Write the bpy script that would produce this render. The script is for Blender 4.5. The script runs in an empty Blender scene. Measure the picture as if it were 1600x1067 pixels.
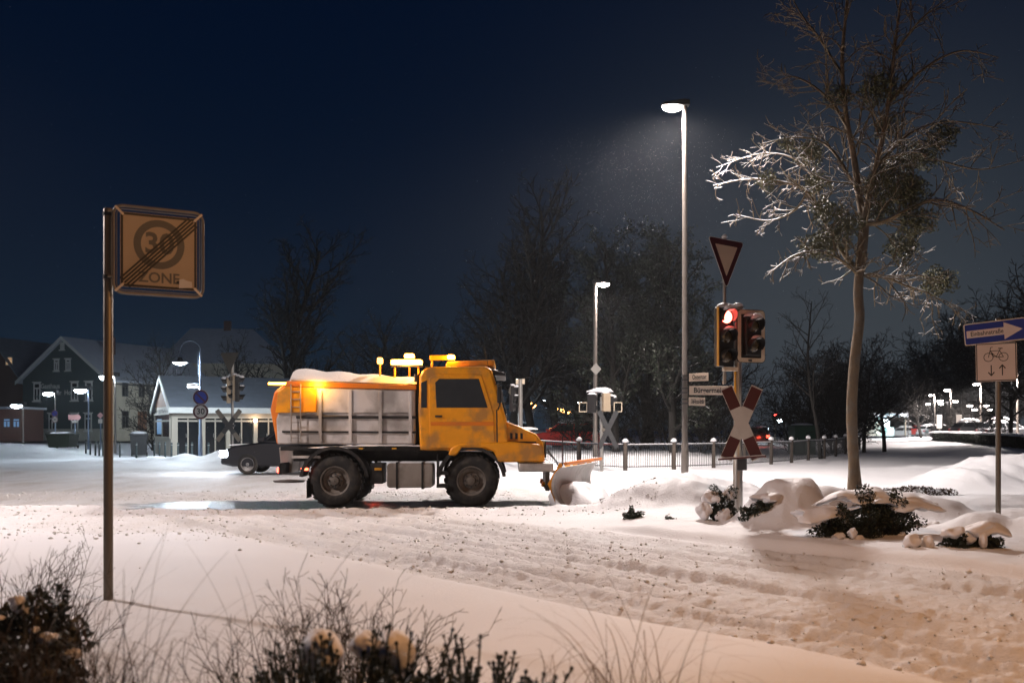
import bpy, bmesh, math, random
import numpy as np
from mathutils import Vector, Matrix
PI = math.pi
S = bpy.context.scene
COL = S.collection
CH = 1.45                                  # eye height above the road
# ---------------- camera
cd = bpy.data.cameras.new('camera'); cam = bpy.data.objects.new('camera', cd); COL.objects.link(cam)
cam.location = (0, 0, CH); cam.rotation_euler = (PI/2, 0, 0)
cd.sensor_width = 36; cd.lens = 35; cd.shift_y = 0.084; cd.clip_start = 0.1; cd.clip_end = 3000
cd.dof.use_dof = True; cd.dof.focus_distance = 17.0; cd.dof.aperture_fstop = 2.2; cd.dof.aperture_blades = 9
S.camera = cam
# ---------------- world: night sky with the town's glow on one side
w = bpy.data.worlds.new('World'); S.world = w; w.use_nodes = True
N = w.node_tree.nodes; Lk = w.node_tree.links; N.clear()
wo = N.new('ShaderNodeOutputWorld'); bg = N.new('ShaderNodeBackground'); Lk.new(bg.outputs[0], wo.inputs[0])
tc = N.new('ShaderNodeTexCoord'); sx = N.new('ShaderNodeSeparateXYZ'); Lk.new(tc.outputs['Generated'], sx.inputs[0])
def M(op, a, b=None, c=None):
    n = N.new('ShaderNodeMath'); n.operation = op
    for i, v in enumerate((a, b, c)):
        if v is None: continue
        if isinstance(v, (int, float)): n.inputs[i].default_value = v
        else: Lk.new(v, n.inputs[i])
    return n.outputs[0]
# glow centre low on the right of the view
dot = N.new('ShaderNodeVectorMath'); dot.operation = 'DOT_PRODUCT'; Lk.new(tc.outputs['Generated'], dot.inputs[0])
gv = Vector((0.34, 0.94, 0.02)).normalized(); dot.inputs[1].default_value = gv
gl = M('POWER', M('MAXIMUM', dot.outputs['Value'], 0.0), 26.0)
low = M('POWER', M('SUBTRACT', 1.0, M('MINIMUM', M('ABSOLUTE', sx.outputs['Z']), 1.0)), 7.0)
def mixc(fac, c1, c2):
    m = N.new('ShaderNodeMixRGB'); Lk.new(fac, m.inputs[0])
    for i, c in ((1, c1), (2, c2)):
        if isinstance(c, tuple): m.inputs[i].default_value = (*c, 1)
        else: Lk.new(c, m.inputs[i])
    return m.outputs[0]
base = mixc(low, (0.0001, 0.0036, 0.0155), (0.0045, 0.0170, 0.0330))
glow = mixc(gl, base, (0.044, 0.053, 0.063))
Lk.new(glow, bg.inputs[0]); bg.inputs[1].default_value = 1.0
# ---------------- exposure
vs = S.view_settings; S.display_settings.display_device = 'sRGB'
vs.view_transform = 'Standard'; vs.look = 'None'; vs.exposure = 0.0; vs.gamma = 1.0; vs.use_curve_mapping = False
S.render.use_motion_blur = False
cy = S.cycles; cy.use_denoising = True; cy.max_bounces = 6; cy.diffuse_bounces = 3; cy.glossy_bounces = 3
cy.transmission_bounces = 4; cy.transparent_max_bounces = 6; cy.volume_bounces = 0; cy.use_light_tree = True
cy.sample_clamp_indirect = 3.0; cy.caustics_reflective = False; cy.caustics_refractive = False
try: cy.denoiser = 'OPENIMAGEDENOISE'; cy.denoising_input_passes = 'RGB_ALBEDO_NORMAL'
except Exception: pass
# ---------------- key street lighting strengths (the lamps themselves are built further down)
HAZE = 0.00032
POW = dict(tall=12500, mid=3600, sodium=1350, cool=1900, left=5600)
F = 1556.0
def PX(px, Y): return (px-800)/F*Y          # sideways place of a thing seen at column px when it stands Y metres off
def PZ(py, Y): return CH+(668-py)/F*Y

# ---------------- materials
def nt(name):
    m = bpy.data.materials.new(name); m.use_nodes = True
    t = m.node_tree; b = t.nodes['Principled BSDF']; return m, t, b
def mat(name, col, rough=0.6, metal=0.0, var=0.25, scale=6.0, bump=0.0, bscale=40.0, emit=None, estr=0.0, snow=0.0, spec=0.5, dirt=0.0, stretch=None):
    m, t, b = nt(name); n = t.nodes; l = t.links
    b.inputs['Roughness'].default_value = rough; b.inputs['Metallic'].default_value = metal
    b.inputs['Specular IOR Level'].default_value = spec
    tcn = n.new('ShaderNodeTexCoord'); vec = tcn.outputs['Object']
    if stretch:
        mp = n.new('ShaderNodeMapping'); mp.inputs['Scale'].default_value = stretch; l.new(vec, mp.inputs[0]); vec = mp.outputs[0]
    nz = n.new('ShaderNodeTexNoise'); nz.inputs['Scale'].default_value = scale; nz.inputs['Detail'].default_value = 6; nz.inputs['Roughness'].default_value = .65
    l.new(vec, nz.inputs['Vector'])
    mx = n.new('ShaderNodeMixRGB'); l.new(nz.outputs['Fac'], mx.inputs[0])
    c = Vector(col); mx.inputs[1].default_value = (*(c*(1-var)), 1); mx.inputs[2].default_value = (*[min(1, k*(1+var)) for k in c], 1)
    out = mx.outputs[0]
    if dirt:
        n2 = n.new('ShaderNodeTexNoise'); n2.inputs['Scale'].default_value = scale*.6; n2.inputs['Detail'].default_value = 8; l.new(tcn.outputs['Object'], n2.inputs['Vector'])
        rp = n.new('ShaderNodeValToRGB'); rp.color_ramp.elements[0].position = .48; rp.color_ramp.elements[1].position = .62; l.new(n2.outputs['Fac'], rp.inputs[0])
        ml = n.new('ShaderNodeMath'); ml.operation = 'MULTIPLY'; ml.inputs[1].default_value = dirt; l.new(rp.outputs[0], ml.inputs[0])
        m2 = n.new('ShaderNodeMixRGB'); l.new(ml.outputs[0], m2.inputs[0]); l.new(out, m2.inputs[1]); m2.inputs[2].default_value = (.12, .1, .08, 1); out = m2.outputs[0]
    if snow:
        ge = n.new('ShaderNodeNewGeometry'); sp = n.new('ShaderNodeSeparateXYZ'); l.new(ge.outputs['Normal'], sp.inputs[0])
        n3 = n.new('ShaderNodeTexNoise'); n3.inputs['Scale'].default_value = 3.5; n3.inputs['Detail'].default_value = 3; l.new(ge.outputs['Position'], n3.inputs['Vector'])
        ad = n.new('ShaderNodeMath'); ad.operation = 'MULTIPLY_ADD'; l.new(n3.outputs['Fac'], ad.inputs[0]); ad.inputs[1].default_value = 1.6; l.new(sp.outputs['Z'], ad.inputs[2])
        rp = n.new('ShaderNodeValToRGB'); e = rp.color_ramp.elements; e[0].position = min(.98, (1.9-snow)/2.0); e[1].position = min(1, (2.05-snow)/2.0)
        hv = n.new('ShaderNodeMath'); hv.operation = 'MULTIPLY'; hv.inputs[1].default_value = .5; l.new(ad.outputs[0], hv.inputs[0]); l.new(hv.outputs[0], rp.inputs[0])
        m3 = n.new('ShaderNodeMixRGB'); l.new(rp.outputs[0], m3.inputs[0]); l.new(out, m3.inputs[1]); m3.inputs[2].default_value = (.8, .81, .84, 1); out = m3.outputs[0]
    l.new(out, b.inputs['Base Color'])
    if bump:
        nb = n.new('ShaderNodeTexNoise'); nb.inputs['Scale'].default_value = bscale; nb.inputs['Detail'].default_value = 5; l.new(vec, nb.inputs['Vector'])
        bp = n.new('ShaderNodeBump'); bp.inputs['Strength'].default_value = bump; bp.inputs['Distance'].default_value = .02; l.new(nb.outputs['Fac'], bp.inputs['Height']); l.new(bp.outputs[0], b.inputs['Normal'])
    if emit:
        b.inputs['Emission Color'].default_value = (*emit, 1); b.inputs['Emission Strength'].default_value = estr
    return m
def emi(name, col, s): return mat(name, (.3, .3, .3), .4, emit=col, estr=s, var=.02)
def glassm(name, tint=(.02, .025, .03), rough=.08):
    return mat(name, tint, rough, var=.1, spec=.8)

MT = {}
MT['galv'] = mat('galvanised steel', (.36, .35, .33), .42, .75, .22, 9, .12, 60, stretch=(1, 1, .15))
MT['galvdark'] = mat('weathered steel', (.17, .155, .13), .5, .6, .3, 7, .15, 50, stretch=(1, 1, .15))
MT['lamppaint'] = mat('pole paint', (.17, .15, .135), .45, .3, .15, 5, .06, 50, stretch=(1, 1, .1), dirt=.3)
MT['bluepole'] = mat('blue grey pole paint', (.13, .17, .24), .5, .2, .2, 5)
MT['black'] = mat('black plastic', (.012, .012, .013), .5, 0, .4, 8)
MT['darkgrey'] = mat('dark grey metal', (.04, .042, .045), .5, .3, .3, 8)
MT['white'] = mat('white sign face', (.50, .47, .43), .45, 0, .06, 9, dirt=.08)
MT['cream'] = mat('beige sign rim', (.55, .47, .36), .5, 0, .06, 9)
MT['red'] = mat('sign red', (.055, .003, .003), .45, 0, .1, 8)
MT['blue'] = mat('sign blue', (.012, .03, .22), .4, 0, .1, 8)
MT['ink'] = mat('sign black', (.012, .012, .012), .5, 0, .1, 8)
MT['greyink'] = mat('sign grey', (.085, .08, .07), .5, 0, .1, 8)
MT['yellowtrim'] = mat('yellow plastic', (.62, .30, .02), .5, 0, .1, 8)
MT['snow'] = mat('settled snow', (.80, .80, .83), .55, 0, .03, 3, .35, 22, spec=.3)
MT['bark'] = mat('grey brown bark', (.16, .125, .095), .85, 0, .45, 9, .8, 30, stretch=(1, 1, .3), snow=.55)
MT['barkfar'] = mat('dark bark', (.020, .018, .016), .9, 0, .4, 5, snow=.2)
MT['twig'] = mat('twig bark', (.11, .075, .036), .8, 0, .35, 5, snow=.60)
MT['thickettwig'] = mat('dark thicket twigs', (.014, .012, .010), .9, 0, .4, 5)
MT['mistle'] = mat('mistletoe leaf', (.06, .055, .012), .6, 0, .5, 12)
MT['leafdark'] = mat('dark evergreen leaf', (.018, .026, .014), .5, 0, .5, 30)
MT['drystem'] = mat('dry stem', (.055, .038, .022), .8, 0, .4, 14)
MT['drygrass'] = mat('dry grass', (.17, .105, .045), .7, 0, .4, 10)
MT['glass'] = mat('dark window glass', (.008, .01, .012), .12, var=.2, spec=.25)
MT['rubber'] = mat('tyre rubber', (.015, .015, .015), .8, 0, .3, 9, .4, 25, dirt=.3)

# ---------------- mesh helpers
def link(name, me, m=None, parent=None, smooth=False):
    o = bpy.data.objects.new(name, me); COL.objects.link(o)
    if m is not None:
        for k in (m if isinstance(m, (list, tuple)) else [m]): me.materials.append(k)
    if parent: o.parent = parent
    if smooth: me.shade_smooth()
    return o
def tag(o, label, cat, group=None, kind=None):
    if label: o['label'] = label
    if cat: o['category'] = cat
    if group: o['group'] = group
    if kind: o['kind'] = kind
    return o
def thing(name, label, cat, loc=(0, 0, 0), rz=0, group=None):
    o = bpy.data.objects.new(name, None); COL.objects.link(o); o.location = loc; o.rotation_euler = (0, 0, rz); o.empty_display_size = .2
    return tag(o, label, cat, group)
def dup(root, loc, rz=0, label=None, group=None, sc=None):
    r = root.copy(); COL.objects.link(r); r.location = loc; r.rotation_euler = (0, 0, rz)
    if sc: r.scale = sc if isinstance(sc, tuple) else (sc,)*3
    if label: r['label'] = label
    if group: r['group'] = group
    def rec(a, b):
        for ch in a.children:
            c = ch.copy(); COL.objects.link(c); c.parent = b; rec(ch, c)
    rec(root, r)
    return r
class MB:
    def __init__(s): s.v = []; s.f = []; s.mi = []; s.cur = 0
    def add(s, vs, fs):
        o = len(s.v); s.v += [tuple(p) for p in vs]; s.f += [tuple(i+o for i in f) for f in fs]; s.mi += [s.cur]*len(fs); return s
    def box(s, x0, x1, y0, y1, z0, z1):
        return s.add([(x0,y0,z0),(x1,y0,z0),(x1,y1,z0),(x0,y1,z0),(x0,y0,z1),(x1,y0,z1),(x1,y1,z1),(x0,y1,z1)],
                     [(0,3,2,1),(4,5,6,7),(0,1,5,4),(1,2,6,5),(2,3,7,6),(3,0,4,7)])
    def prism(s, pts, y0, y1, sc1=1.0, c=(0, 0)):      # polygon in xz, extruded along y
        n = len(pts)
        a = [(x, y0, z) for x, z in pts]; b = [((x-c[0])*sc1+c[0], y1, (z-c[1])*sc1+c[1]) for x, z in pts]
        return s.add(a+b, [tuple(range(n)), tuple(range(2*n-1, n-1, -1))]+[(i, i+n, (i+1) % n+n, (i+1) % n) for i in range(n)])
    def prismz(s, pts, z0, z1):
        n = len(pts)
        return s.add([(x, y, z0) for x, y in pts]+[(x, y, z1) for x, y in pts], [tuple(range(n-1, -1, -1)), tuple(range(n, 2*n))]+[(i, (i+1) % n, (i+1) % n+n, i+n) for i in range(n)])
    def tube(s, pts, rad, n=10, caps=True):
        pts = [Vector(p) for p in pts]
        if not isinstance(rad, (list, tuple)): rad = [rad]*len(pts)
        rings = []; up = None
        for i, p in enumerate(pts):
            d = (pts[min(i+1, len(pts)-1)]-pts[max(i-1, 0)]).normalized()
            if up is None: up = Vector((0, 0, 1)) if abs(d.z) < .9 else Vector((1, 0, 0))
            a = d.cross(up).normalized(); b = a.cross(d).normalized(); up = b
            rings.append([p+(a*math.cos(2*PI*k/n)+b*math.sin(2*PI*k/n))*rad[i] for k in range(n)])
        vs = [v for r in rings for v in r]; fs = []
        for i in range(len(pts)-1):
            for k in range(n):
                fs.append((i*n+k, (i+1)*n+k, (i+1)*n+(k+1) % n, i*n+(k+1) % n))
        if caps: fs += [tuple(range(n)), tuple(range(len(vs)-1, len(vs)-n-1, -1))]
        return s.add(vs, fs)
    def lathe(s, prof, n=20, c=(0, 0, 0), axis='z', caps=True):
        vs = []; fs = []
        for r, h in prof:
            for k in range(n):
                a = 2*PI*k/n
                p = (r*math.cos(a), r*math.sin(a), h) if axis == 'z' else ((r*math.cos(a), h, r*math.sin(a)) if axis == 'y' else (h, r*math.cos(a), r*math.sin(a)))
                vs.append((p[0]+c[0], p[1]+c[1], p[2]+c[2]))
        for i in range(len(prof)-1):
            for k in range(n): fs.append((i*n+k, i*n+(k+1) % n, (i+1)*n+(k+1) % n, (i+1)*n+k))
        if caps: fs += [tuple(range(n-1, -1, -1)), tuple(range((len(prof)-1)*n, len(prof)*n))]
        return s.add(vs, fs)
    def blob(s, c, r, seed=0, amp=.15, n=14, m=9, flat=False, fr=1.0):
        rnd = random.Random(seed); ph = [rnd.uniform(0, 6) for _ in range(6)]
        vs = []; fs = []
        for i in range(m+1):
            th = PI*i/m
            for k in range(n):
                a = 2*PI*k/n
                d = 1+amp*(math.sin(fr*(3*a+ph[0])+2*th)+math.sin(fr*(5*a+ph[1])-3*th+ph[2])*.6+math.sin(fr*(2*a)+4*th+ph[3])*.7)/1.6*math.sin(th)
                z = math.cos(th)
                if flat and z < 0: z *= .25
                vs.append((c[0]+r[0]*d*math.sin(th)*math.cos(a), c[1]+r[1]*d*math.sin(th)*math.sin(a), c[2]+r[2]*d*z))
        for i in range(m):
            for k in range(n): fs.append((i*n+k, (i+1)*n+k, (i+1)*n+(k+1) % n, i*n+(k+1) % n))
        return s.add(vs, fs)
    def mesh(s, name):
        me = bpy.data.meshes.new(name); me.from_pydata(s.v, [], s.f)
        if any(s.mi): me.polygons.foreach_set('material_index', s.mi)
        me.validate()
        bm = bmesh.new(); bm.from_mesh(me); bmesh.ops.remove_doubles(bm, verts=bm.verts, dist=1e-6); bmesh.ops.recalc_face_normals(bm, faces=bm.faces); bm.to_mesh(me); bm.free()
        return me
    def build(s, name, m=None, parent=None, smooth=False, bevel=0, seg=2, label=None):
        o = link(name, s.mesh(name), m, parent)
        if smooth:
            o.data.shade_smooth(); 
            try: o.data.set_sharp_from_angle(angle=math.radians(42))
            except Exception: pass
        if bevel:
            b = o.modifiers.new('bevel', 'BEVEL'); b.width = bevel; b.segments = seg; b.limit_method = 'ANGLE'; b.angle_limit = math.radians(35)
        if label: o['label'] = label
        return o
def quads_mesh(name, V):        # V: (n,4,3)
    n = len(V); me = bpy.data.meshes.new(name)
    me.vertices.add(n*4); me.vertices.foreach_set('co', V.reshape(-1).astype(np.float32))
    me.loops.add(n*4); me.loops.foreach_set('vertex_index', np.arange(n*4, dtype=np.int32))
    me.polygons.add(n); me.polygons.foreach_set('loop_start', np.arange(0, n*4, 4, dtype=np.int32)); me.polygons.foreach_set('loop_total', np.full(n, 4, np.int32))
    me.update(calc_edges=True); return me
def segs_mesh(name, A, B, RA, RB, n=4):
    A = np.array(A, float); B = np.array(B, float); RA = np.array(RA, float); RB = np.array(RB, float)
    D = B-A; D /= np.linalg.norm(D, axis=1, keepdims=True)+1e-9
    U = np.where(np.abs(D[:, 2:3]) < .9, np.array([[0, 0, 1.]]), np.array([[1., 0, 0]]))
    P = np.cross(D, U); P /= np.linalg.norm(P, axis=1, keepdims=True)+1e-9; Q = np.cross(D, P)
    V = []
    for k in range(n):
        c, s_ = math.cos(2*PI*k/n), math.sin(2*PI*k/n); V.append(A+(P*c+Q*s_)*RA[:, None])
    for k in range(n):
        c, s_ = math.cos(2*PI*k/n), math.sin(2*PI*k/n); V.append(B+(P*c+Q*s_)*RB[:, None])
    V = np.stack(V, 1); m = len(A)
    me = bpy.data.meshes.new(name); me.vertices.add(m*2*n); me.vertices.foreach_set('co', V.reshape(-1).astype(np.float32))
    q = np.array([(k, (k+1) % n, (k+1) % n+n, k+n) for k in range(n)]); I = (np.arange(m)[:, None, None]*2*n+q[None]).reshape(-1).astype(np.int32)
    me.loops.add(len(I)); me.loops.foreach_set('vertex_index', I); nf = m*n
    me.polygons.add(nf); me.polygons.foreach_set('loop_start', np.arange(0, nf*4, 4, dtype=np.int32)); me.polygons.foreach_set('loop_total', np.full(nf, 4, np.int32))
    me.update(calc_edges=True); me.shade_smooth(); return me
def leaf_quads(C, size, rng, aspect=.55, up=0.0):      # random oriented leaf quads on centres C
    n = len(C); a = rng.normal(size=(n, 3)); a[:, 2] += up; a /= np.linalg.norm(a, axis=1, keepdims=True)
    b = rng.normal(size=(n, 3)); b -= a*(a*b).sum(1, keepdims=True); b /= np.linalg.norm(b, axis=1, keepdims=True)
    sz = (size*rng.uniform(.6, 1.3, n))[:, None]
    return np.stack([C-a*sz, C+b*sz*aspect*.8, C+a*sz, C-b*sz*aspect*.8], 1)
def text(name, s, size, m, parent, loc, rot=(PI/2, 0, 0), sx=1.0, ex=.001, align='CENTER', bold=0.0, label=None):
    c = bpy.data.curves.new(name, 'FONT'); c.body = s; c.size = size; c.extrude = ex; c.align_x = align; c.align_y = 'CENTER'; c.offset = bold; c.resolution_u = 3
    o = bpy.data.objects.new('tmp', c); COL.objects.link(o)
    dg = bpy.context.evaluated_depsgraph_get(); me = bpy.data.meshes.new_from_object(o.evaluated_get(dg)); bpy.data.objects.remove(o)
    me.materials.clear()
    t = link(name, me, m, parent); t.location = loc; t.rotation_euler = rot; t.scale = (sx, 1, 1)
    if label: t['label'] = label
    return t
# ---------------- noise
def _h(ix, iy, seed):
    n = (ix*374761393+iy*668265263+seed*974634777) & 0xffffffff
    n = ((n ^ (n >> 13))*1274126177) & 0xffffffff
    return ((n ^ (n >> 16)) & 0xffff)/65535.0
def vn(x, y, seed=0):
    x = np.asarray(x, float); y = np.asarray(y, float)
    ix = np.floor(x).astype(np.int64); iy = np.floor(y).astype(np.int64); fx = x-ix; fy = y-iy
    fx = fx*fx*(3-2*fx); fy = fy*fy*(3-2*fy)
    a = _h(ix, iy, seed); b = _h(ix+1, iy, seed); c = _h(ix, iy+1, seed); d = _h(ix+1, iy+1, seed)
    return a+(b-a)*fx+(c-a)*fy+(a-b-c+d)*fx*fy
def fbm(x, y, seed=0, o=4):
    r = 0; a = .5
    for i in range(o):
        r = r+a*(vn(x, y, seed+i)-.5)*2; x = x*2.03+3.1; y = y*2.03+1.7; a *= .5
    return r
def ss(x, a, b):
    t = np.clip((x-a)/(b-a), 0, 1); return t*t*(3-2*t)
# ================= GROUND =================
HUMPS = [ # x, y, rx, ry, h
 (2.85,17.6,1.25,1.25,.50),(3.9,18.2,.9,1.1,.36),(4.9,17.6,1.3,1.0,.16),(6.6,18.0,1.9,1.3,.10),(8.6,17.4,1.6,1.6,.14),
 (3.95,13.95,.85,.95,.66),(4.6,15.0,1.2,.6,.48),(5.7,15.3,1.4,.5,.38),(6.3,14.8,.8,.6,.30),(7.6,14.3,1.2,.9,.20),(6.2,13.1,.55,.45,.22),(6.9,12.7,.6,.5,.28),(8.4,13.2,.9,.9,.42),(9.8,13.6,1.3,1.2,.45),
 (13.6,26.5,2.6,2.6,.75),(11.2,24.5,1.5,1.6,.5),(17,27,3,3,1.2)]
def height(X, Y):
    X = np.asarray(X, float); Y = np.asarray(Y, float)
    s = .78*X+.62*Y; t = -.62*X+.78*Y
    wob = .25*fbm(X*.5, Y*.5, 51, 2)
    z = .045*fbm(X*.45, Y*.45, 7, 3)
    # junction road in the foreground, churned by tyres
    R1 = ss(s+wob, 5.15, 5.5)*(1-ss(s+.3*wob, 9.35, 9.75))*(1-ss(Y, 16.6, 17.1))*ss(Y, -4, 0)
    R2 = ss(Y+wob*2+.2*X, 11.6, 13.0)*(1-ss(Y, 16.9, 17.3))*(1-ss(s, 5, 6))
    # smooth verge on the camera's side drops to the road with a little scarp
    z = z + .07*(1-ss(s+wob, 5.0, 5.55))*(1-R2)
    ruts = .08*fbm(s*2.6+.4*fbm(t*.3, s*.3, 3, 2), t*.16, 21, 4)+.06*fbm(s*8+.3*fbm(t*.4, s*.4, 4, 2), t*.35, 24, 3)
    patch = np.clip(.55+1.2*fbm(X*.35, Y*.35, 15, 2), .15, 1.3)
    lump = np.abs(fbm(X*5.5, Y*5.5, 31, 4))*.065*patch
    fine = fbm(X*14, Y*14, 41, 3)*.026
    R = np.clip(R1+R2, 0, 1)
    z = z*(1-.5*R)+R*(-.02+lump+fine)+R1*ruts
    # wheel tracks running the road's length
    for s0 in (5.75, 6.25, 6.75, 7.35, 7.9, 8.5, 8.95):
        dd_ = s-s0-.16*fbm(t*.16, 0*t+s0, 61, 2); z = z-R1*.042*np.exp(-(dd_/.10)**2)*(.5+.9*vn(t*.35, 0*t+s0*3, 64))+R1*.03*np.exp(-((np.abs(dd_)-.17)/.06)**2)*vn(t*1.4, 0*t+s0*5, 65)
    # berm thrown up along the truck's road
    be = np.exp(-((Y-17.0-.25*fbm(X*.4, X*0, 71, 2))/.36)**2)*(1-ss(X, 1.6, 3.2))
    z = z+be*(.035+.09*ss(X, -3, 1.5)+.07*np.abs(fbm(X*1.8, Y*1.8, 72, 3))+.03*fbm(X*7, Y*7, 73, 3))
    # truck road: scraped, thin slush
    T = ss(Y, 17.3, 17.7)*(1-ss(Y, 23.5, 26))*(1-ss(X, .5, 3.0))
    z = z*(1-T)+T*(-.06+.035*np.abs(fbm(X*1.2, Y*5, 81, 4))*ss(Y, 18.2, 20)+.008*fbm(X*12, Y*12, 82, 2))
    slr = ss(Y, 20.6, 21.3)*(1-ss(Y, 22.2, 23.0))*(1-ss(X, -1, 1)); z = z+slr*(.03+.09*np.abs(fbm(X*2.5, Y*3, 83, 4)))
    # kerb island with planting bed
    isl = ss(s+.06*wob, 9.62, 9.85)*ss(X-(Y-16)*.1, 1.2, 2.2)*(1-ss(Y, 19.5, 22))
    z = z+isl*(.11+.03*fbm(X*1.1, Y*1.1, 91, 3))
    rim = np.exp(-((s-9.35)/.14)**2)*(1-ss(Y, 15, 17)); z = z+rim*.035
    H = 0*X
    for (hx, hy, rx, ry, h) in HUMPS:
        d2 = ((X-hx)/rx)**2+((Y-hy)/ry)**2
        H = H+(h*(1-ss(np.sqrt(d2)+.16*fbm(X*1.9, Y*1.9, 97, 4), .1, 1.25)))**3
    H = np.cbrt(H)
    inisl = np.where(s > 9.6, ss(s, 9.62, 10.0), 0)
    z = z+H*.98*inisl*(1+.2*fbm(X*2.3, Y*2.3, 93, 4))+inisl*isl*(.035*np.abs(fbm(X*3.2, Y*3.2, 94, 4))*ss(H, .02, .2)+.012*fbm(X*9, Y*9, 96, 3))
    # hollow in front of the ivy bank and round the signal post
    z = z-.36*np.exp(-(((X-4.95)/.62)**4+((Y-13.85)/.42)**4))-.12*np.exp(-(((X-3.55)/.35)**2+((Y-15.6)/.3)**2))
    # cleared snow heaped beyond the road on the left, and by the kiosk
    for (hx, hy, rx, ry, h) in ((-12.5,39,3.0,1.8,.34),(-9.5,38,2.2,1.6,.36),(-17,38,2.5,2,.12),(-20,31,4.5,1.6,.26),(-17.5,25.5,3.5,1.2,.2),(-24,41,6,3,.12),(-33,62,5,5,.2),(-26,58,4,4,.1),(-37,70,6,5,.3),(-22.5,33,2,1.5,.35),(16,31,5,2.5,.3)):
        z = z+h*np.exp(-(((X-hx)/rx)**2+((Y-hy)/ry)**2))*(1+.5*fbm(X*1.4, Y*1.4, 95, 4))
    z = z+.05*fbm(X*.25, Y*.25, 101, 3)*ss(Y, 24, 30)+.02*fbm(X*1.5, Y*1.5, 103, 3)*ss(Y, 22, 25)
    # far road to the right: shallow tracks
    z = z+.03*fbm((X-.5*Y)*.7, Y*.1, 105, 3)*ss(Y, 25, 35)*ss(X-.1*Y, 0, 4)
    # verge beyond the fence
    z = z+.25*ss(Y-.6*np.abs(X-4)*0, 35, 40)*ss(X, -4, -1)*(1-ss(X-.25*Y, -4, 0))
    z = z+.25*ss(X-.37*Y, 2, 6)*ss(Y, 40, 60)
    return z
def hz(x, y): return float(height(np.array([float(x)]), np.array([float(y)]))[0])
def axis_pts(lo, hi, fine0, fine1, step, grow=1.09):
    a = list(np.arange(fine0, fine1, step)); p = fine1; st = step
    while p < hi: a.append(p); st *= grow; p += st
    a.append(hi); b = []; p = fine0; st = step
    while p > lo: st *= grow; p -= st; b.append(max(p, lo))
    return np.array(sorted(set(b+a)))
xs = axis_pts(-700, 700, -9.5, 10.5, .035, 1.035)
ys = []; y = -8.0
while y < 900:
    ys.append(y)
    if y < 2: y += .5
    elif y < 4.6: y += .12
    elif y < 22: y += min(.07, max(.022, y*y*.0005))
    elif y < 42: y += .14
    else: y += .14*(y/42)**2.2
ys = np.array(ys)
GX, GY = np.meshgrid(xs, ys); GZ = height(GX, GY)
nx, ny = len(xs), len(ys)
print('ground', nx, ny)
MT['snowground'] = None
def ground_mat(name, slush):
    m, t, b = nt(name); n = t.nodes; l = t.links
    ge = n.new('ShaderNodeNewGeometry'); P = ge.outputs['Position']
    def noise(sc, det=6, ro=.6, vec=None, st=None):
        v = vec or P
        if st:
            mp = n.new('ShaderNodeMapping'); mp.inputs['Rotation'].default_value = (0, 0, st[3]); mp.inputs['Scale'].default_value = st[:3]; l.new(v, mp.inputs[0]); v = mp.outputs[0]
        k = n.new('ShaderNodeTexNoise'); k.inputs['Scale'].default_value = sc; k.inputs['Detail'].default_value = det; k.inputs['Roughness'].default_value = ro; l.new(v, k.inputs['Vector']); return k.outputs['Fac']
    def ramp(f, a, b2, c0=0, c1=1):
        r = n.new('ShaderNodeMapRange'); r.inputs[1].default_value = a; r.inputs[2].default_value = b2; r.inputs[3].default_value = c0; r.inputs[4].default_value = c1; l.new(f, r.inputs[0]); return r.outputs[0]
    def mth(op, a, b2):
        k = n.new('ShaderNodeMath'); k.operation = op
        for i, v in enumerate((a, b2)):
            if isinstance(v, (int, float)): k.inputs[i].default_value = v
            else: l.new(v, k.inputs[i])
        return k.outputs[0]
    def mix(f, c1, c2):
        k = n.new('ShaderNodeMixRGB'); l.new(f, k.inputs[0])
        for i, c in ((1, c1), (2, c2)):
            if isinstance(c, tuple): k.inputs[i].default_value = (*c, 1)
            else: l.new(c, k.inputs[i])
        return k.outputs[0]
    at = n.new('ShaderNodeAttribute'); at.attribute_name = 'wear'; wear = at.outputs['Fac']
    a2 = n.new('ShaderNodeAttribute'); a2.attribute_name = 'bare'; bare = a2.outputs['Fac']
    clean = mix(noise(.8, 4), (.74, .75, .79), (.84, .84, .86))
    grit = ramp(noise(9, 8, .75), .52, .72)
    big = ramp(noise(1.3, 5, .6, st=(1, .28, 1, -.67)), .42, .68)
    dirty = mix(mth('MULTIPLY', grit, .75), (.60, .57, .54), (.20, .165, .13))
    wf = mth('MULTIPLY', wear, mth('ADD', mth('MULTIPLY', big, .6), .25))
    c = mix(wf, clean, dirty)
    specks = ramp(noise(30, 4, .6), .62, .69)
    c = mix(mth('MULTIPLY', mth('MULTIPLY', specks, wear), .45), c, (.12, .09, .07))
    asf = mix(noise(60, 4), (.012, .012, .013), (.045, .042, .040))
    bn = ramp(mth('ADD', mth('MULTIPLY', noise(2.2, 7, .7, st=(.45, 1.6, 1, 0)), .9), mth('MULTIPLY', bare, .9)), .80, .98)
    bn = mth('MULTIPLY', bn, ramp(bare, .02, .15))
    c = mix(bn, c, asf)
    l.new(c, b.inputs['Base Color'])
    l.new(ramp(bn, 0, 1, .6, .28), b.inputs['Roughness']); b.inputs['Specular IOR Level'].default_value = .4
    b1 = n.new('ShaderNodeBump'); b1.inputs['Distance'].default_value = .03; b1.inputs['Strength'].default_value = .5; l.new(noise(26, 7, .75), b1.inputs['Height'])
    b2_ = n.new('ShaderNodeBump'); b2_.inputs['Distance'].default_value = .09; l.new(mth('MULTIPLY', wear, .9), b2_.inputs['Strength']); l.new(noise(8, 8, .8), b2_.inputs['Height']); l.new(b1.outputs[0], b2_.inputs['Normal'])
    l.new(b2_.outputs[0], b.inputs['Normal'])
    return m
MT['ground'] = ground_mat('trodden and drifted snow', 1)
sG = .78*GX+.62*GY
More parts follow.
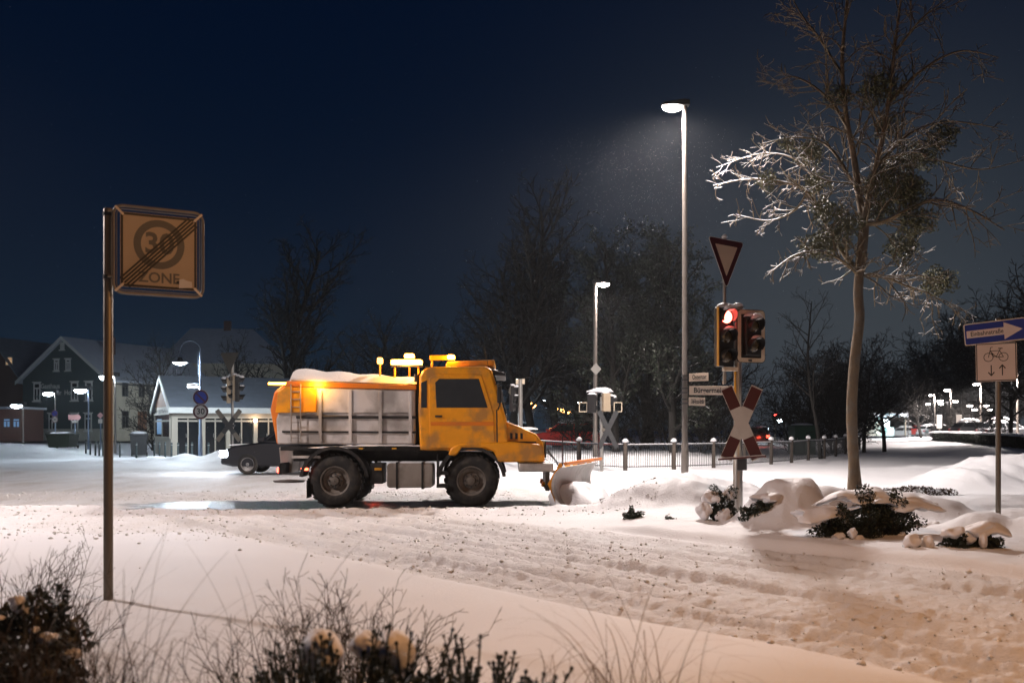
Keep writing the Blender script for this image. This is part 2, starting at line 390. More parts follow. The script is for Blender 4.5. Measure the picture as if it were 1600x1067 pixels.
wobG = .25*fbm(GX*.5, GY*.5, 51, 2)
R1 = ss(sG+wobG, 5.15, 5.5)*(1-ss(sG, 9.3, 9.6))*(1-ss(GY, 16.6, 17.1))
R2 = ss(GY+wobG*2+.2*GX, 11.6, 13.0)*(1-ss(GY, 17.0, 17.4))*(1-ss(sG, 5, 6))
TG = ss(GY, 17.3, 17.6)*(1-ss(GY, 24, 27))*(1-ss(GX, 1.0, 3.5))
FL = ss(GY, 24, 26)*(1-ss(GY, 34, 37))*(1-ss(GX, -4, 0))
FR = ss(GY, 23, 26)*ss(GX-.12*GY, 0, 5)*(1-ss(GX-.37*GY, 0, 3))
wear = np.clip(.55*R1+.5*R2+.95*TG+.8*FL+.18*FR, 0, 1)
bare = np.clip(ss(GY, 17.35, 17.55)*(1-ss(GY, 19.9, 20.9))*(.30+.62*ss(GX, -8.5, -5.0))*(1-ss(GX, .3, 2.2))+.16*ss(GY, 21.2, 22.5)*(1-ss(GY, 23.5, 24.5))*(1-ss(GX, -1, 1))+.10*FL, 0, 1)
road = (R1+TG+FL+FR+ss(GY, 11.9, 13)*(1-ss(GY, 17, 17.4))*(1-ss(sG, 5, 6)) > .5)
def grid_obj(name, facemask):
    idx = np.arange(nx*ny).reshape(ny, nx)
    q = np.stack([idx[:-1, :-1], idx[:-1, 1:], idx[1:, 1:], idx[1:, :-1]], -1)[facemask]
    used, inv = np.unique(q.reshape(-1), return_inverse=True)
    V = np.stack([GX.reshape(-1)[used], GY.reshape(-1)[used], GZ.reshape(-1)[used]], 1)
    me = bpy.data.meshes.new(name); me.vertices.add(len(V)); me.vertices.foreach_set('co', V.reshape(-1).astype(np.float32))
    nf = len(q); me.loops.add(nf*4); me.loops.foreach_set('vertex_index', inv.astype(np.int32))
    me.polygons.add(nf); me.polygons.foreach_set('loop_start', np.arange(0, nf*4, 4, dtype=np.int32)); me.polygons.foreach_set('loop_total', np.full(nf, 4, np.int32))
    me.update(calc_edges=True)
    for nm, arr in (('wear', wear), ('bare', bare)):
        a = me.attributes.new(nm, 'FLOAT', 'POINT'); a.data.foreach_set('value', arr.reshape(-1)[used].astype(np.float32))
    me.shade_smooth(); o = link(name, me, MT['ground']); o['kind'] = 'structure'; return o
fm = road[:-1, :-1]
grid_obj('road', fm); grid_obj('ground', ~fm)

# ================= STREET LAMPS =================
SOD2 = (1.0, .47, .17); WARM = (1.0, .84, .79); NEUT = (1.0, .88, .82); COOL = (.62, .82, 1.0); SOD = (1.0, .42, .10); COOLW = (.78, .9, 1.0)
_em = {}
def emc(col, s):
    k = (tuple(col), s)
    if k not in _em: _em[k] = emi('lamp glow %d' % len(_em), col, s)
    return _em[k]
def add_light(parent, loc, col, power, kind='POINT', rad=.12, size=150, rot=(0, 0, 0), blend=.4):
    ld = bpy.data.lights.new('lamp_light', kind); ld.energy = power; ld.color = col; ld.shadow_soft_size = rad
    if kind == 'SPOT': ld.spot_size = math.radians(size); ld.spot_blend = blend
    lo = bpy.data.objects.new('lamp_light', ld); COL.objects.link(lo); lo.parent = parent; lo.location = loc; lo.rotation_euler = rot; return lo
px_left = False
def flat_lamp(X, Y, H, side, label, col, power, group=None, arm=.42, pr=.085, polemat='lamppaint', es=60, size=158, rz=None, head=1.0, spot=True, zb=None):
    z0 = hz(X, Y) if zb is None else zb
    t = thing('street_lamp', label, 'street lamp', (X, Y, z0), rz or 0, group)
    h = H-z0
    MB().lathe([(pr*1.15, -.3), (pr*1.1, 1.0), (pr*.9, 1.05), (pr*.72, h-.1), (pr*.72, h+.03)], 16).build('pole', MT[polemat], t, smooth=True)
    d = side; k = head
    hm = MB().prism([(-.12*d*k, .14*k), (.05*d*k, .16*k), (.55*d*k, .07*k), (.62*d*k, .03*k), (.6*d*k, 0), (-.12*d*k, 0)], -.13*k, .13*k)
    ho = hm.build('lamp_head', MT['darkgrey'], t, bevel=.015); ho.location = (0, 0, h)
    dz = -.05*k if pr < .11 and Y < 50 else -.14*k
    g = MB().box(.06*k, .57*k, -.12*k, .12*k, dz, -.004) if d > 0 else MB().box(-.57*k, -.06*k, -.12*k, .12*k, dz, -.004)
    if True: g = MB().blob((.33*d*k, 0, -.03*k), (.26*k, .14*k, .12*k), 1, .0, 16, 10)
    g.build('diffuser', emc(col, es), ho, smooth=True)
    if power: 
        if spot and not (px_left and Y > 50): add_light(t, (.33*d*k, 0, h-.17*k), col, power, 'SPOT', .3, size)
        else: add_light(t, (.33*d*k, 0, h-.12), col, power, 'POINT', .14)
    return t
XT, YT = PX(1070, 26), 26.0
flat_lamp(XT, YT, PZ(166, 26), -1, 'tall grey street lamp with bright white head carrying the street name signs', NEUT, POW['tall'], arm=.4, pr=.085, es=60, size=158)
flat_lamp(PX(930, 41), 41, PZ(443, 41), 1, 'lit grey street lamp behind the fence posts with a square sign plate on its pole', NEUT, POW['mid'], pr=.10, es=40, size=168)
# lamps of the same street that stand out of the frame but light the foreground
flat_lamp(3.9, 4.2, 7.6, -1, 'sodium street lamp standing right of the viewpoint', SOD2, POW['sodium'], es=20, pr=.09)
flat_lamp(-12.0, 13.5, 8.0, 1, 'warm street lamp left of the viewpoint', WARM, POW['left'], es=20, pr=.09)
def goose(X, Y, H, label, col, power, group, k=1.0, d=-1, second=None):
    z0 = hz(X, Y); t = thing('gooseneck_lamp', label, 'street lamp', (X, Y, z0), 0, group); h = H-z0
    MB().lathe([(.10*k, -.2), (.09*k, 1), (.06*k, 1.05), (.045*k, h+.0)], 12).build('pole', MT['bluepole'], t, smooth=True)
    pts = [(0, 0, h)]+[(d*(.45*k-.45*k*math.cos(a)), 0, h+.45*k*math.sin(a)) for a in np.linspace(.2, PI, 9)]+[(d*.9*k, 0, h-.25*k)]
    MB().tube(pts, .028*k, 8).build('arm', MT['bluepole'], t, smooth=True)
    hd = MB().lathe([(.03, .22), (.08, .2), (.13, .08), (.36, .0), (.36, -.03)], 18).build('lamp_head', MT['darkgrey'], t, smooth=True); hd.location = (d*.9*k, 0, h-.5*k); hd.scale = (k,)*3
    MB().lathe([(.05, -.13), (.2, -.10), (.29, -.035)], 16).build('diffuser', emc(col, 70), hd, smooth=True)
    if power: add_light(t, (d*.9*k, 0, h-.72*k), col, power, 'POINT', .15)
    if second:
        h2 = second
        MB().tube([(0, 0, h2+.1), (d*.3, 0, h2+.12)], .025, 8).build('bracket', MT['bluepole'], t)
        hh = MB().prism([(-.1, 0), (-.28, .12), (-.6, .1), (-.62, 0)], -.12, .12).build('lamp_head', MT['white'], t, bevel=.02); hh.location = (.05, 0, h2)
        MB().box(-.58, -.14, -.11, .11, -.05, -.003).build('diffuser', emc(col, 60), hh)
        MB().box(.58*0-.02, .02, -.02, .02, 0, 1.1).build('bracket', MT['bluepole'], t).location = (-.1, 0, h2+.5)
        add_light(t, (-.35, 0, h2-.15), col, power*.25, 'POINT', .1)
    return t
GL = 'cool white lamps along the left street'; px_left = True
goose(PX(313, 44), 44, PZ(548, 44), 'curved gooseneck lamp with glaring cool white light beside the kiosk', COOLW, POW['cool'], GL, 1.0, -1, second=PZ(605, 44))
def small_lamp(px, Y, pyh, side, label, col, power, group, es=60, pm='bluepole', pr=.06, head=1.0):
    return flat_lamp(PX(px, Y), Y, PZ(pyh, Y), side, label, col, power, group, pr=pr, polemat=pm, es=es, size=170, head=head)
small_lamp(180, 55, 588, -1, 'cool white street lamp just right of the zone sign post', COOLW, 8000, GL, head=1.5, pm='lamppaint')
small_lamp(138, 62, 609, -1, 'blue poled lamp with two lit heads before the dark gabled house', COOLW, 9000, GL, head=1.5)
small_lamp(86, 72, 614, -1, 'cool white lamp over the small round signs before the dark gabled house', COOLW, 9000, GL, head=1.5, pm='lamppaint')
small_lamp(36, 80, 633, -1, 'leftmost cool white lamp beside the low shed', COOLW, 9000, GL, head=1.7, pm='lamppaint')
small_lamp(815, 60, 588, -1, 'cool white lamp behind the traffic light by the teal car', COOLW, 300, 'lamps in the distance past the truck', head=1.3)
GR = 'tall lamps beyond the hedge on the right'; px_left = False
for (px, Y, py, lb) in ((1590, 75, 582, 'rightmost tall lamp beyond the hedge'), (1533, 90, 599, 'tall lamp beyond the hedge behind the bicycle sign'), (1486, 112, 609, 'tall lamp beyond the hedge left of the bicycle sign'), (1461, 128, 617, 'farthest tall lamp beside the lit bare tree')):
    flat_lamp(PX(px, Y), Y, PZ(py, Y), -1, lb, NEUT, 12000, GR, pr=.10, es=50, size=170, head=1.3)
def twin_lamp(px, Y, py, label, col, power, n=2, w=.8, es=40):
    X = PX(px, Y); z0 = hz(X, Y); h = PZ(py, Y)-z0
    t = thing('twin_lamp', label, 'street lamp', (X, Y, z0), 0, 'globe lamps in the car park')
    MB().lathe([(.07, -.1), (.05, h)], 8).build('pole', MT['darkgrey'], t, smooth=True)
    MB().tube([(-w, 0, h+.05), (0, 0, h-.1), (w, 0, h+.05)], .03, 6).build('arm', MT['darkgrey'], t)
    for d in ((-1, 1) if n == 2 else (-1,)):
        hd = MB().lathe([(.04, .2), (.3, .1), (.32, .04)], 12).build('lamp_head', MT['darkgrey'], t, smooth=True); hd.location = (d*w, 0, h+.02)
        MB().lathe([(.08, -.16), (.26, -.1), (.3, .035)], 12).build('diffuser', emc(col, es), hd, smooth=True)
    if power: add_light(t, (0, 0, h-.2), col, power)
    return t
goose(PX(372, 86), 86, 5.0, 'added gooseneck lamp mostly hidden behind the kiosk to light the cream wall', COOLW, 1500, GL)  # extra lamp, put behind the kiosk only to brighten the cream house wall
twin_lamp(1481, 105, 627, 'twin headed lamp just left of the tall lamp near the lit bare tree', NEUT, 250)
twin_lamp(1460, 118, 631, 'twin headed lamp in front of the lit bare tree', NEUT, 250)
twin_lamp(1528, 100, 634, 'twin headed lamp behind the tall lamp by the bicycle sign', NEUT, 200)
twin_lamp(1535, 108, 640, 'lower twin headed lamp behind the bicycle sign post', NEUT, 0)
twin_lamp(1419, 130, 648, 'small distant lamp above the red tail lights', COOLW, 120, 1, .6)
twin_lamp(1227, 90, 657, 'small round white lamp seen between crossbuck and green shed', COOLW, 250, 1, .5, 80)
for i, (px, py, Y, c, lb) in enumerate(((833, 634, 95, SOD, 'orange lamp nearest the traffic light past the truck'), (853, 630, 85, COOLW, 'tall white lamp between two orange lamps past the truck'), (868, 640, 105, SOD, 'orange lamp right of the tall white lamp'), (879, 643, 112, SOD, 'small orange lamp left of a dark trunk'), (889, 644, 120, SOD, 'small orange lamp right of a dark trunk'), (904, 632, 90, COOLW, 'white lamp left of the mid lamp pole'), (819, 617, 70, COOLW, 'white lamp half hidden by the traffic light'))):
    X = PX(px, Y); z0 = hz(X, Y); h = PZ(py, Y)-z0
    t = thing('post_lamp', lb, 'street lamp', (X, Y, z0), 0, 'post top lamps in the distance')
    MB().lathe([(.08, -.1), (.05, h-.1)], 8).build('pole', MT['bluepole'], t, smooth=True)
    MB().lathe([(.05, -.1), (.24, .05), (.27, .22), (.2, .36)], 12).build('diffuser', emc(c, 30 if c is SOD else 45), t, smooth=True).location = (0, 0, h-.1)
    MB().lathe([(.34, 0), (.2, .1), (.02, .14)], 12).build('lamp_cap', MT['darkgrey'], t, smooth=True).location = (0, 0, h+.27)
    add_light(t, (0, 0, h), c, 120)
# ================= TREES =================
class Tree:
    def __init__(s, seed): s.rnd = random.Random(seed); s.A = {0: [], 1: []}
    def seg(s, g, a, b, ra, rb): s.A[g].append((a, b, ra, rb))
    def branch(s, p, d, L, r, lvl, P, g=None):
        rnd = s.rnd; g = (0 if lvl == 0 else 1) if g is None else g
        sl = P['sl'][min(lvl, len(P['sl'])-1)]; n = max(2, int(L/sl)); st = L/n; last = lvl >= P['lv']
        wob = P['wob'][min(lvl, len(P['wob'])-1)]; up = P['up'][min(lvl, len(P['up'])-1)]
        tip = max(P['rmin'], r*P['tip']); pts = []
        for i in range(n):
            f0 = i/n; f1 = (i+1)/n
            ra = r+(tip-r)*f0; rb = r+(tip-r)*f1
            d = (d+Vector((rnd.gauss(0, wob), rnd.gauss(0, wob), rnd.gauss(0, wob)+up*st))).normalized()
            q = p+d*st; s.seg(g, p, q, ra, rb); pts.append((p, q, d.copy(), rb, f1)); p = q
        if last: return
        nc = P['nc'][min(lvl, len(P['nc'])-1)]*L; k = 0; nc = int(nc)+(rnd.random() < nc-int(nc))
        st0 = P['st'][min(lvl, len(P['st'])-1)]; az = rnd.uniform(0, 6.28)
        for j in range(nc):
            f = st0+(1-st0)*(j+rnd.random()*.8)/nc
            i = min(n-1, int(f*n)); a, b, dd, rb, f1 = pts[i]; q = a.lerp(b, f*n-i if f*n-i <= 1 else 1)
            az += 2.4+rnd.uniform(-.5, .5)
            ax = dd.cross(Vector((0, 0, 1)) if abs(dd.z) < .95 else Vector((1, 0, 0))).normalized(); ax2 = dd.cross(ax)
            side = ax*math.cos(az)+ax2*math.sin(az); an = P['an'][min(lvl, len(P['an'])-1)]*rnd.uniform(.75, 1.25)
            nd = (dd*math.cos(an)+side*math.sin(an)).normalized()
            ll = P['lr'][min(lvl, len(P['lr'])-1)]*L*(1-P['taper']*f)*rnd.uniform(.6, 1.15)
            if ll < P['lmin']: ll = P['lmin']*rnd.uniform(.7, 1.3)
            s.branch(q, nd, ll, max(P['rmin'], min(rb*.8, r*.62*(1-.5*f))), lvl+1, P)
    def path(s, pts, r0, r1, g=0):
        pts = [Vector(p) for p in pts]; out = []
        # catmull-rom refine
        R = []
        for i in range(len(pts)-1):
            p0 = pts[max(i-1, 0)]; p1 = pts[i]; p2 = pts[i+1]; p3 = pts[min(i+2, len(pts)-1)]
            for k in range(5):
                t = k/5; R.append(.5*((2*p1)+(p2-p0)*t+(2*p0-5*p1+4*p2-p3)*t*t+(3*p1-p0-3*p2+p3)*t**3))
        R.append(pts[-1]); n = len(R)-1
        for i in range(n):
            ra = r0+(r1-r0)*i/n; rb = r0+(r1-r0)*(i+1)/n
            s.seg(g, R[i], R[i+1], ra, rb); out.append((R[i], (R[i+1]-R[i]).normalized(), rb))
        return out
    def meshes(s, nm, sides=(10, 3)):
        r = []
        for g in (0, 1):
            if s.A[g]:
                a = s.A[g]; r.append(segs_mesh(nm+('_trunk' if g == 0 else '_crown'), [x[0] for x in a], [x[1] for x in a], [x[2] for x in a], [x[3] for x in a], sides[g]))
            else: r.append(None)
        return r
    def tips(s, k, seed=1):
        rn = random.Random(seed); return [x[1] for x in rn.sample(s.A[1], min(k, len(s.A[1])))]
BASEP = dict(lv=4, sl=(.7, .5, .35, .25, .2), wob=(.05, .09, .12, .16, .2), up=(.02, .12, .08, .05, .03), tip=.25, nc=(1.9, 2.2, 3.0, 3.6), st=(.25, .2, .15, .1), an=(.75, .8, .8, .75), lr=(.55, .5, .5, .5), taper=.55, lmin=.3, rmin=.009)
PROTO = {}
def proto(nm, seed, H, r, P, leaves=0, lean=(0, 0), trunk_levels=None):
    t = Tree(seed); t.branch(Vector((0, 0, -.3)), Vector((lean[0], lean[1], 1)).normalized(), H, r, 0, {**BASEP, **P})
    m = t.meshes(nm); lm = None
    if leaves:
        rng = np.random.default_rng(seed); C = np.array([list(q) for q in t.tips(leaves//5, seed)]); C = np.repeat(C, 5, 0)+rng.normal(0, .13, (len(C)*5, 3))
        lm = quads_mesh(nm+'_leaf', leaf_quads(C, .085, rng))
    PROTO[nm] = (m, lm); print(nm, len(t.A[0]), len(t.A[1]))
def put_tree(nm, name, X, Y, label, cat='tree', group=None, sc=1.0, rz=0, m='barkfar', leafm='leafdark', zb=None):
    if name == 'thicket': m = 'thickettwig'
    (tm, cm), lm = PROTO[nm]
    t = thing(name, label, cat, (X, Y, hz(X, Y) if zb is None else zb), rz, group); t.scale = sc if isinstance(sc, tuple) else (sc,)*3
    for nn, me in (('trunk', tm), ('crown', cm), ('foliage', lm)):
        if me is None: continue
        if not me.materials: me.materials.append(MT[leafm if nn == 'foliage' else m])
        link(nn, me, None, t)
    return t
proto('tall', 3, 13.2, .26, dict(nc=(1.9, 2.5, 2.8, 3.2), st=(.16, .2, .1, .1), an=(.62, .6, .7, .75), lr=(.50, .5, .5, .5), rmin=.016))
proto('broad', 8, 9.5, .22, dict(nc=(2.4, 2.6, 2.8, 3.2), st=(.2, .2, .1, .1), an=(.95, .75, .8, .8), lr=(.62, .5, .5, .5), rmin=.012))
proto('slim', 12, 8.0, .10, dict(nc=(2.2, 2.4, 3.0, 2.6), st=(.3, .2, .1, .1), an=(.8, .7, .8, .8), lr=(.42, .5, .5, .5), rmin=.009, lv=3))
proto('dome', 15, 5.2, .16, dict(lv=4, nc=(5.2, 3.0, 3.2, 3.6), st=(.10, .1, .1, .1), an=(1.15, .8, .8, .8), lr=(.85, .55, .5, .5), taper=.35, up=(.0, .16, .08, .05), rmin=.014))
proto('leafy', 21, 11.0, .24, dict(lv=3, nc=(2.2, 2.4, 3.0, 3.0), st=(.12, .2, .1, .1), an=(.8, .75, .8, .8), lr=(.5, .5, .5, .5), rmin=.013), leaves=16000)
proto('spread', 27, 5.6, .17, dict(lv=4, nc=(2.8, 2.4, 3.0, 3.4), st=(.28, .2, .1, .1), an=(1.05, .7, .7, .7), lr=(.80, .5, .5, .5), taper=.4, up=(.0, .1, .0, .0), rmin=.012))
proto('thicket', 33, 2.6, .05, dict(lv=3, sl=(.3, .25, .2, .15), nc=(9.0, 5.0, 6.0, 5.0), st=(.0, .1, .1, .1), an=(.9, .7, .7, .7), lr=(.9, .5, .5, .5), taper=.5, up=(.0, .2, .1, .05), rmin=.010))
GT = 'bare trees behind the fence and road'
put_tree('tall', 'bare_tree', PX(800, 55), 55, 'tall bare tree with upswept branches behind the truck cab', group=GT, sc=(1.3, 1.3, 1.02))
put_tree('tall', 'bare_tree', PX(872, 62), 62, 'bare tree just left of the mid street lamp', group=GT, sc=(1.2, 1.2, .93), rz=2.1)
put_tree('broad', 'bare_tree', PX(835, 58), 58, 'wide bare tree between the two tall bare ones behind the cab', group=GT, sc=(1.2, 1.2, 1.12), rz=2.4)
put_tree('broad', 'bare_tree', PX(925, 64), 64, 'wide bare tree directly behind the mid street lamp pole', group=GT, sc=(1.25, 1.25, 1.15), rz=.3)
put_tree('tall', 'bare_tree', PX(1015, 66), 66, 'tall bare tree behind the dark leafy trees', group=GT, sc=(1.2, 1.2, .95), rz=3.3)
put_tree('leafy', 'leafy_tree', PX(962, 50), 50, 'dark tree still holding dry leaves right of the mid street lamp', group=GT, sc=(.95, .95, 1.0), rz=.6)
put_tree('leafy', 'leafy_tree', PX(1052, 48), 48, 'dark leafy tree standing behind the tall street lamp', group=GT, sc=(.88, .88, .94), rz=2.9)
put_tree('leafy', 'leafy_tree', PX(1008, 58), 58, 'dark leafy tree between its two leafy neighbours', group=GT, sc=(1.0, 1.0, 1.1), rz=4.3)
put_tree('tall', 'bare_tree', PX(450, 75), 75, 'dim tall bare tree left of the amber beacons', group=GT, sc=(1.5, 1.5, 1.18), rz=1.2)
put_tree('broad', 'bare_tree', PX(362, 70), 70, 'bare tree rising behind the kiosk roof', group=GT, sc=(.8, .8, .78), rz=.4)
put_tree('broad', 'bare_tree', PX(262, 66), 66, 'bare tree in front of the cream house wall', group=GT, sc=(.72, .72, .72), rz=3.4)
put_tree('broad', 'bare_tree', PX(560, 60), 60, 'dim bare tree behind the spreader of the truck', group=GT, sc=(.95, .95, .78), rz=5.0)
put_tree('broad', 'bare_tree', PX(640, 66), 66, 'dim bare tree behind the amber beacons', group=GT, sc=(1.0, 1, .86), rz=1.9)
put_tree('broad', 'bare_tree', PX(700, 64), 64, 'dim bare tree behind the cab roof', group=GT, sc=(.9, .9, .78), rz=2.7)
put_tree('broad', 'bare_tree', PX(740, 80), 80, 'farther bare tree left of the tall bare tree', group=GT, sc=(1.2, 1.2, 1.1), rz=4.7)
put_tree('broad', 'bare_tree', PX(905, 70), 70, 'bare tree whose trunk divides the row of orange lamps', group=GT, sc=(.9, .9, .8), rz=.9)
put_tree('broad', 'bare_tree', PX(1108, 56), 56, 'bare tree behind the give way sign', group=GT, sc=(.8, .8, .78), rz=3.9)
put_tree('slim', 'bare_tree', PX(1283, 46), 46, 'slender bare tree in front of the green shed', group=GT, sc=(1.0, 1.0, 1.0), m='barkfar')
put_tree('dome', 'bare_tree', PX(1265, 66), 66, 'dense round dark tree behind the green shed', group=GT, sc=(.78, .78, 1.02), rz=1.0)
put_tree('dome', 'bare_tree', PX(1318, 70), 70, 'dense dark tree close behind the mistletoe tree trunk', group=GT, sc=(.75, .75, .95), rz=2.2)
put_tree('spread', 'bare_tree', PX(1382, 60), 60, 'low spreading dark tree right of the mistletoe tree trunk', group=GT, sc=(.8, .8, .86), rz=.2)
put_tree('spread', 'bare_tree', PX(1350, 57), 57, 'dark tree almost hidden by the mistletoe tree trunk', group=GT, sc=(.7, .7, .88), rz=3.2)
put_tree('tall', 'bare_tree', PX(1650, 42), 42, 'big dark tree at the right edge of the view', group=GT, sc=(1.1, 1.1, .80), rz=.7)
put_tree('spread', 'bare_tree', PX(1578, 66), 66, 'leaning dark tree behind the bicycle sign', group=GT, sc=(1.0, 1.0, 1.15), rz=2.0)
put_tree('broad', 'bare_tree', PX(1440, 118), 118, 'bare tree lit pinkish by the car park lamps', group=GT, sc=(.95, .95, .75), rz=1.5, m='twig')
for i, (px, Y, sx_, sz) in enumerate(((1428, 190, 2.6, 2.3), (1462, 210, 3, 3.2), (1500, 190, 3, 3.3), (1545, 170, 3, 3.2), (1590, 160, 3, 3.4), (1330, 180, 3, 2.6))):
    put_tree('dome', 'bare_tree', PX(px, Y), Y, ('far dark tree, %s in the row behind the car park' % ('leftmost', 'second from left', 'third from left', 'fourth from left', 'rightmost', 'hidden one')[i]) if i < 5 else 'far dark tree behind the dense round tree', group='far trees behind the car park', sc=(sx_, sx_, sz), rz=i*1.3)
GB = 'bare thickets behind the fence'
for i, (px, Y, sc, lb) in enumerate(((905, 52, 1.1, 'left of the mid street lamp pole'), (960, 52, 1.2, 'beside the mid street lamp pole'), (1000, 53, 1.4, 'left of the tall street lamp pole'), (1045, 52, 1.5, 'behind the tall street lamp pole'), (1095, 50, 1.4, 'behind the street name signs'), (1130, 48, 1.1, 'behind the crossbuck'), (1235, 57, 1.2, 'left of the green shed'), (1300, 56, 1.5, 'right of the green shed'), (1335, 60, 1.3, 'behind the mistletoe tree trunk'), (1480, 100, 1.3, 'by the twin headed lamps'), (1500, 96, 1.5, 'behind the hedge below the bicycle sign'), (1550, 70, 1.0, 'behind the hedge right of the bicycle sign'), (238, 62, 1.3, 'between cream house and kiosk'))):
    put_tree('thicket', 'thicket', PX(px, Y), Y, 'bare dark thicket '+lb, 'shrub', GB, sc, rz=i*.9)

# ---- the mistletoe tree
TX, TY = PX(1337, 21.5), 21.5
TB = hz(TX, TY)
mt = thing('mistletoe_tree', 'tall bare roadside tree full of mistletoe, snow lit on its left branches', 'tree', (TX, TY, TB))
T = Tree(77)
def tp(px, py, dy=0.0):      # local point
    Y = TY+dy; return Vector((PX(px, Y)-TX, dy, PZ(py, Y)-TB))
trunk = T.path([tp(1336, 790), tp(1335, 740), tp(1331, 640), tp(1336, 560), tp(1343, 500), tp(1341, 460), tp(1343, 425)], .122, .10)
T.A[0] = [(a, b, ra+(.05*max(0, 1-(a.z)/.6)), rb+(.05*max(0, 1-(b.z)/.6))) for a, b, ra, rb in T.A[0]]
up1 = T.path([tp(1343, 425), tp(1349, 370, .1), tp(1350, 340, .1)], .12, .10)
L_leader = T.path([tp(1350, 340, .1), tp(1343, 310, .2), tp(1335, 250, .3), tp(1322, 180, .2), tp(1316, 100, .1), tp(1322, 20, .1), tp(1330, -60, 0)], .09, .02)
R_leader = T.path([tp(1350, 345, .1), tp(1362, 290, -.2), tp(1378, 220, -.4), tp(1390, 150, -.5), tp(1400, 60, -.6), tp(1412, -30, -.6)], .075, .018)
limbs = []
limbs.append(T.path([tp(1342, 428), tp(1315, 390, .3), tp(1285, 340, .8), tp(1262, 300, 1.4), tp(1225, 285, 2.0), tp(1170, 280, 2.5), tp(1115, 290, 2.9)], .075, .012, 1))
limbs.append(T.path([tp(1345, 435), tp(1320, 410, -.2), tp(1280, 392, -.4), tp(1240, 400, -.3), tp(1205, 425, -.2)], .05, .010, 1))
limbs.append(T.path([tp(1351, 350), tp(1385, 345, -.3), tp(1425, 325, -.7), tp(1465, 312, -1.0), tp(1520, 330, -1.3), tp(1570, 360, -1.4)], .07, .012, 1))
limbs.append(T.path([tp(1343, 430), tp(1380, 432, .3), tp(1420, 448, .6), tp(1455, 460, .9), tp(1500, 490, 1.2)], .05, .010, 1))
limbs.append(T.path([tp(1352, 330), tp(1330, 280, .5), tp(1290, 225, .9), tp(1240, 215, 1.3), tp(1190, 225, 1.5)], .05, .010, 1))
limbs.append(T.path([tp(1325, 200, .2), tp(1290, 150, .4), tp(1240, 120, .6), tp(1205, 135, .8)], .04, .009, 1))
limbs.append(T.path([tp(1390, 160, -.5), tp(1440, 110, -.6), tp(1500, 80, -.8), tp(1560, 90, -1)], .045, .009, 1))
limbs.append(T.path([tp(1370, 260, -.3), tp(1420, 210, -.4), tp(1480, 190, -.4), tp(1560, 200, -.3)], .045, .009, 1))
limbs.append(T.path([tp(1318, 120, .1), tp(1280, 60, .2), tp(1250, 20, .3), tp(1230, -20, .3)], .035, .009, 1))
limbs.append(T.path([tp(1400, 80, -.6), tp(1440, 30, -.8), tp(1490, -10, -.9)], .035, .009, 1))
limbs.append(T.path([tp(1356, 300), tp(1400, 255, .6), tp(1460, 250, 1.0), tp(1530, 265, 1.2), tp(1600, 250, 1.4)], .045, .009, 1))
limbs.append(T.path([tp(1262, 300, 1.4), tp(1240, 330, 1.7), tp(1200, 345, 2.0), tp(1150, 335, 2.4)], .035, .009, 1))
limbs.append(T.path([tp(1285, 340, .8), tp(1275, 290, 1.2), tp(1245, 250, 1.9), tp(1190, 240, 2.6), tp(1120, 262, 3.1)], .04, .008, 1))
PM = {**BASEP, **dict(lv=3, sl=(.2, .16, .12, .09), wob=(.13, .16, .2, .24), up=(.1, .08, .1, .1), nc=(3.2, 4.0, 5.0), st=(.1, .08, .1), an=(.8, .8, .8), lr=(.5, .5, .48), taper=.4, lmin=.14, rmin=.0075, tip=.3)}
rr = T.rnd
def sprout(path, L0, L1, every=2, lv=1, drop=0, st=1):
    n = len(path)
    for i, (p, d, r) in enumerate(path):
        if i < st: continue
        for _ in range(every if rr.random() < .8 else every-1):
            side = Vector((rr.gauss(0, 1), rr.gauss(0, 1), rr.gauss(0, 1))); side -= d*side.dot(d); side.normalize()
            nd = (d*rr.uniform(.3, 1.0)+side*rr.uniform(.6, 1.1)+Vector((0, 0, .15-drop))).normalized()
            L = L0+(L1-L0)*i/n
            T.branch(p.copy(), nd, L*rr.uniform(.6, 1.25), max(.008, min(r*.6, .022)), lv, PM, 1)
for i, lb in enumerate(limbs): sprout(lb, 1.0 if i in (0, 1, 11, 12) else 1.45, .42 if i in (0, 1, 11, 12) else .7, 1)
for lb in (limbs[0], limbs[11], limbs[12]): sprout(lb, .7, .35, 1, 1, 0, 12)
sprout(limbs[1], .8, .4, 1, 1, .25); sprout(limbs[3], .8, .5, 1, 1, .3)
sprout(L_leader, 2.1, .7, 1); sprout(R_leader, 2.1, .7, 1); sprout(R_leader, 1.0, .5, 1, 2); sprout(up1, .9, .7, 1)
print('mistletoe tree', len(T.A[0]), len(T.A[1]))
tm, cm = T.meshes('mistletoe_tree', (12, 4))
MT['barktree'] = mat('pale mottled bark', (.13, .085, .048), .85, 0, .7, 7, 1.0, 14, stretch=(1, 1, .35), snow=.12, dirt=.6)
link('trunk', tm, MT['barktree'], mt); link('crown', cm, MT['twig'], mt)
rng = np.random.default_rng(5)
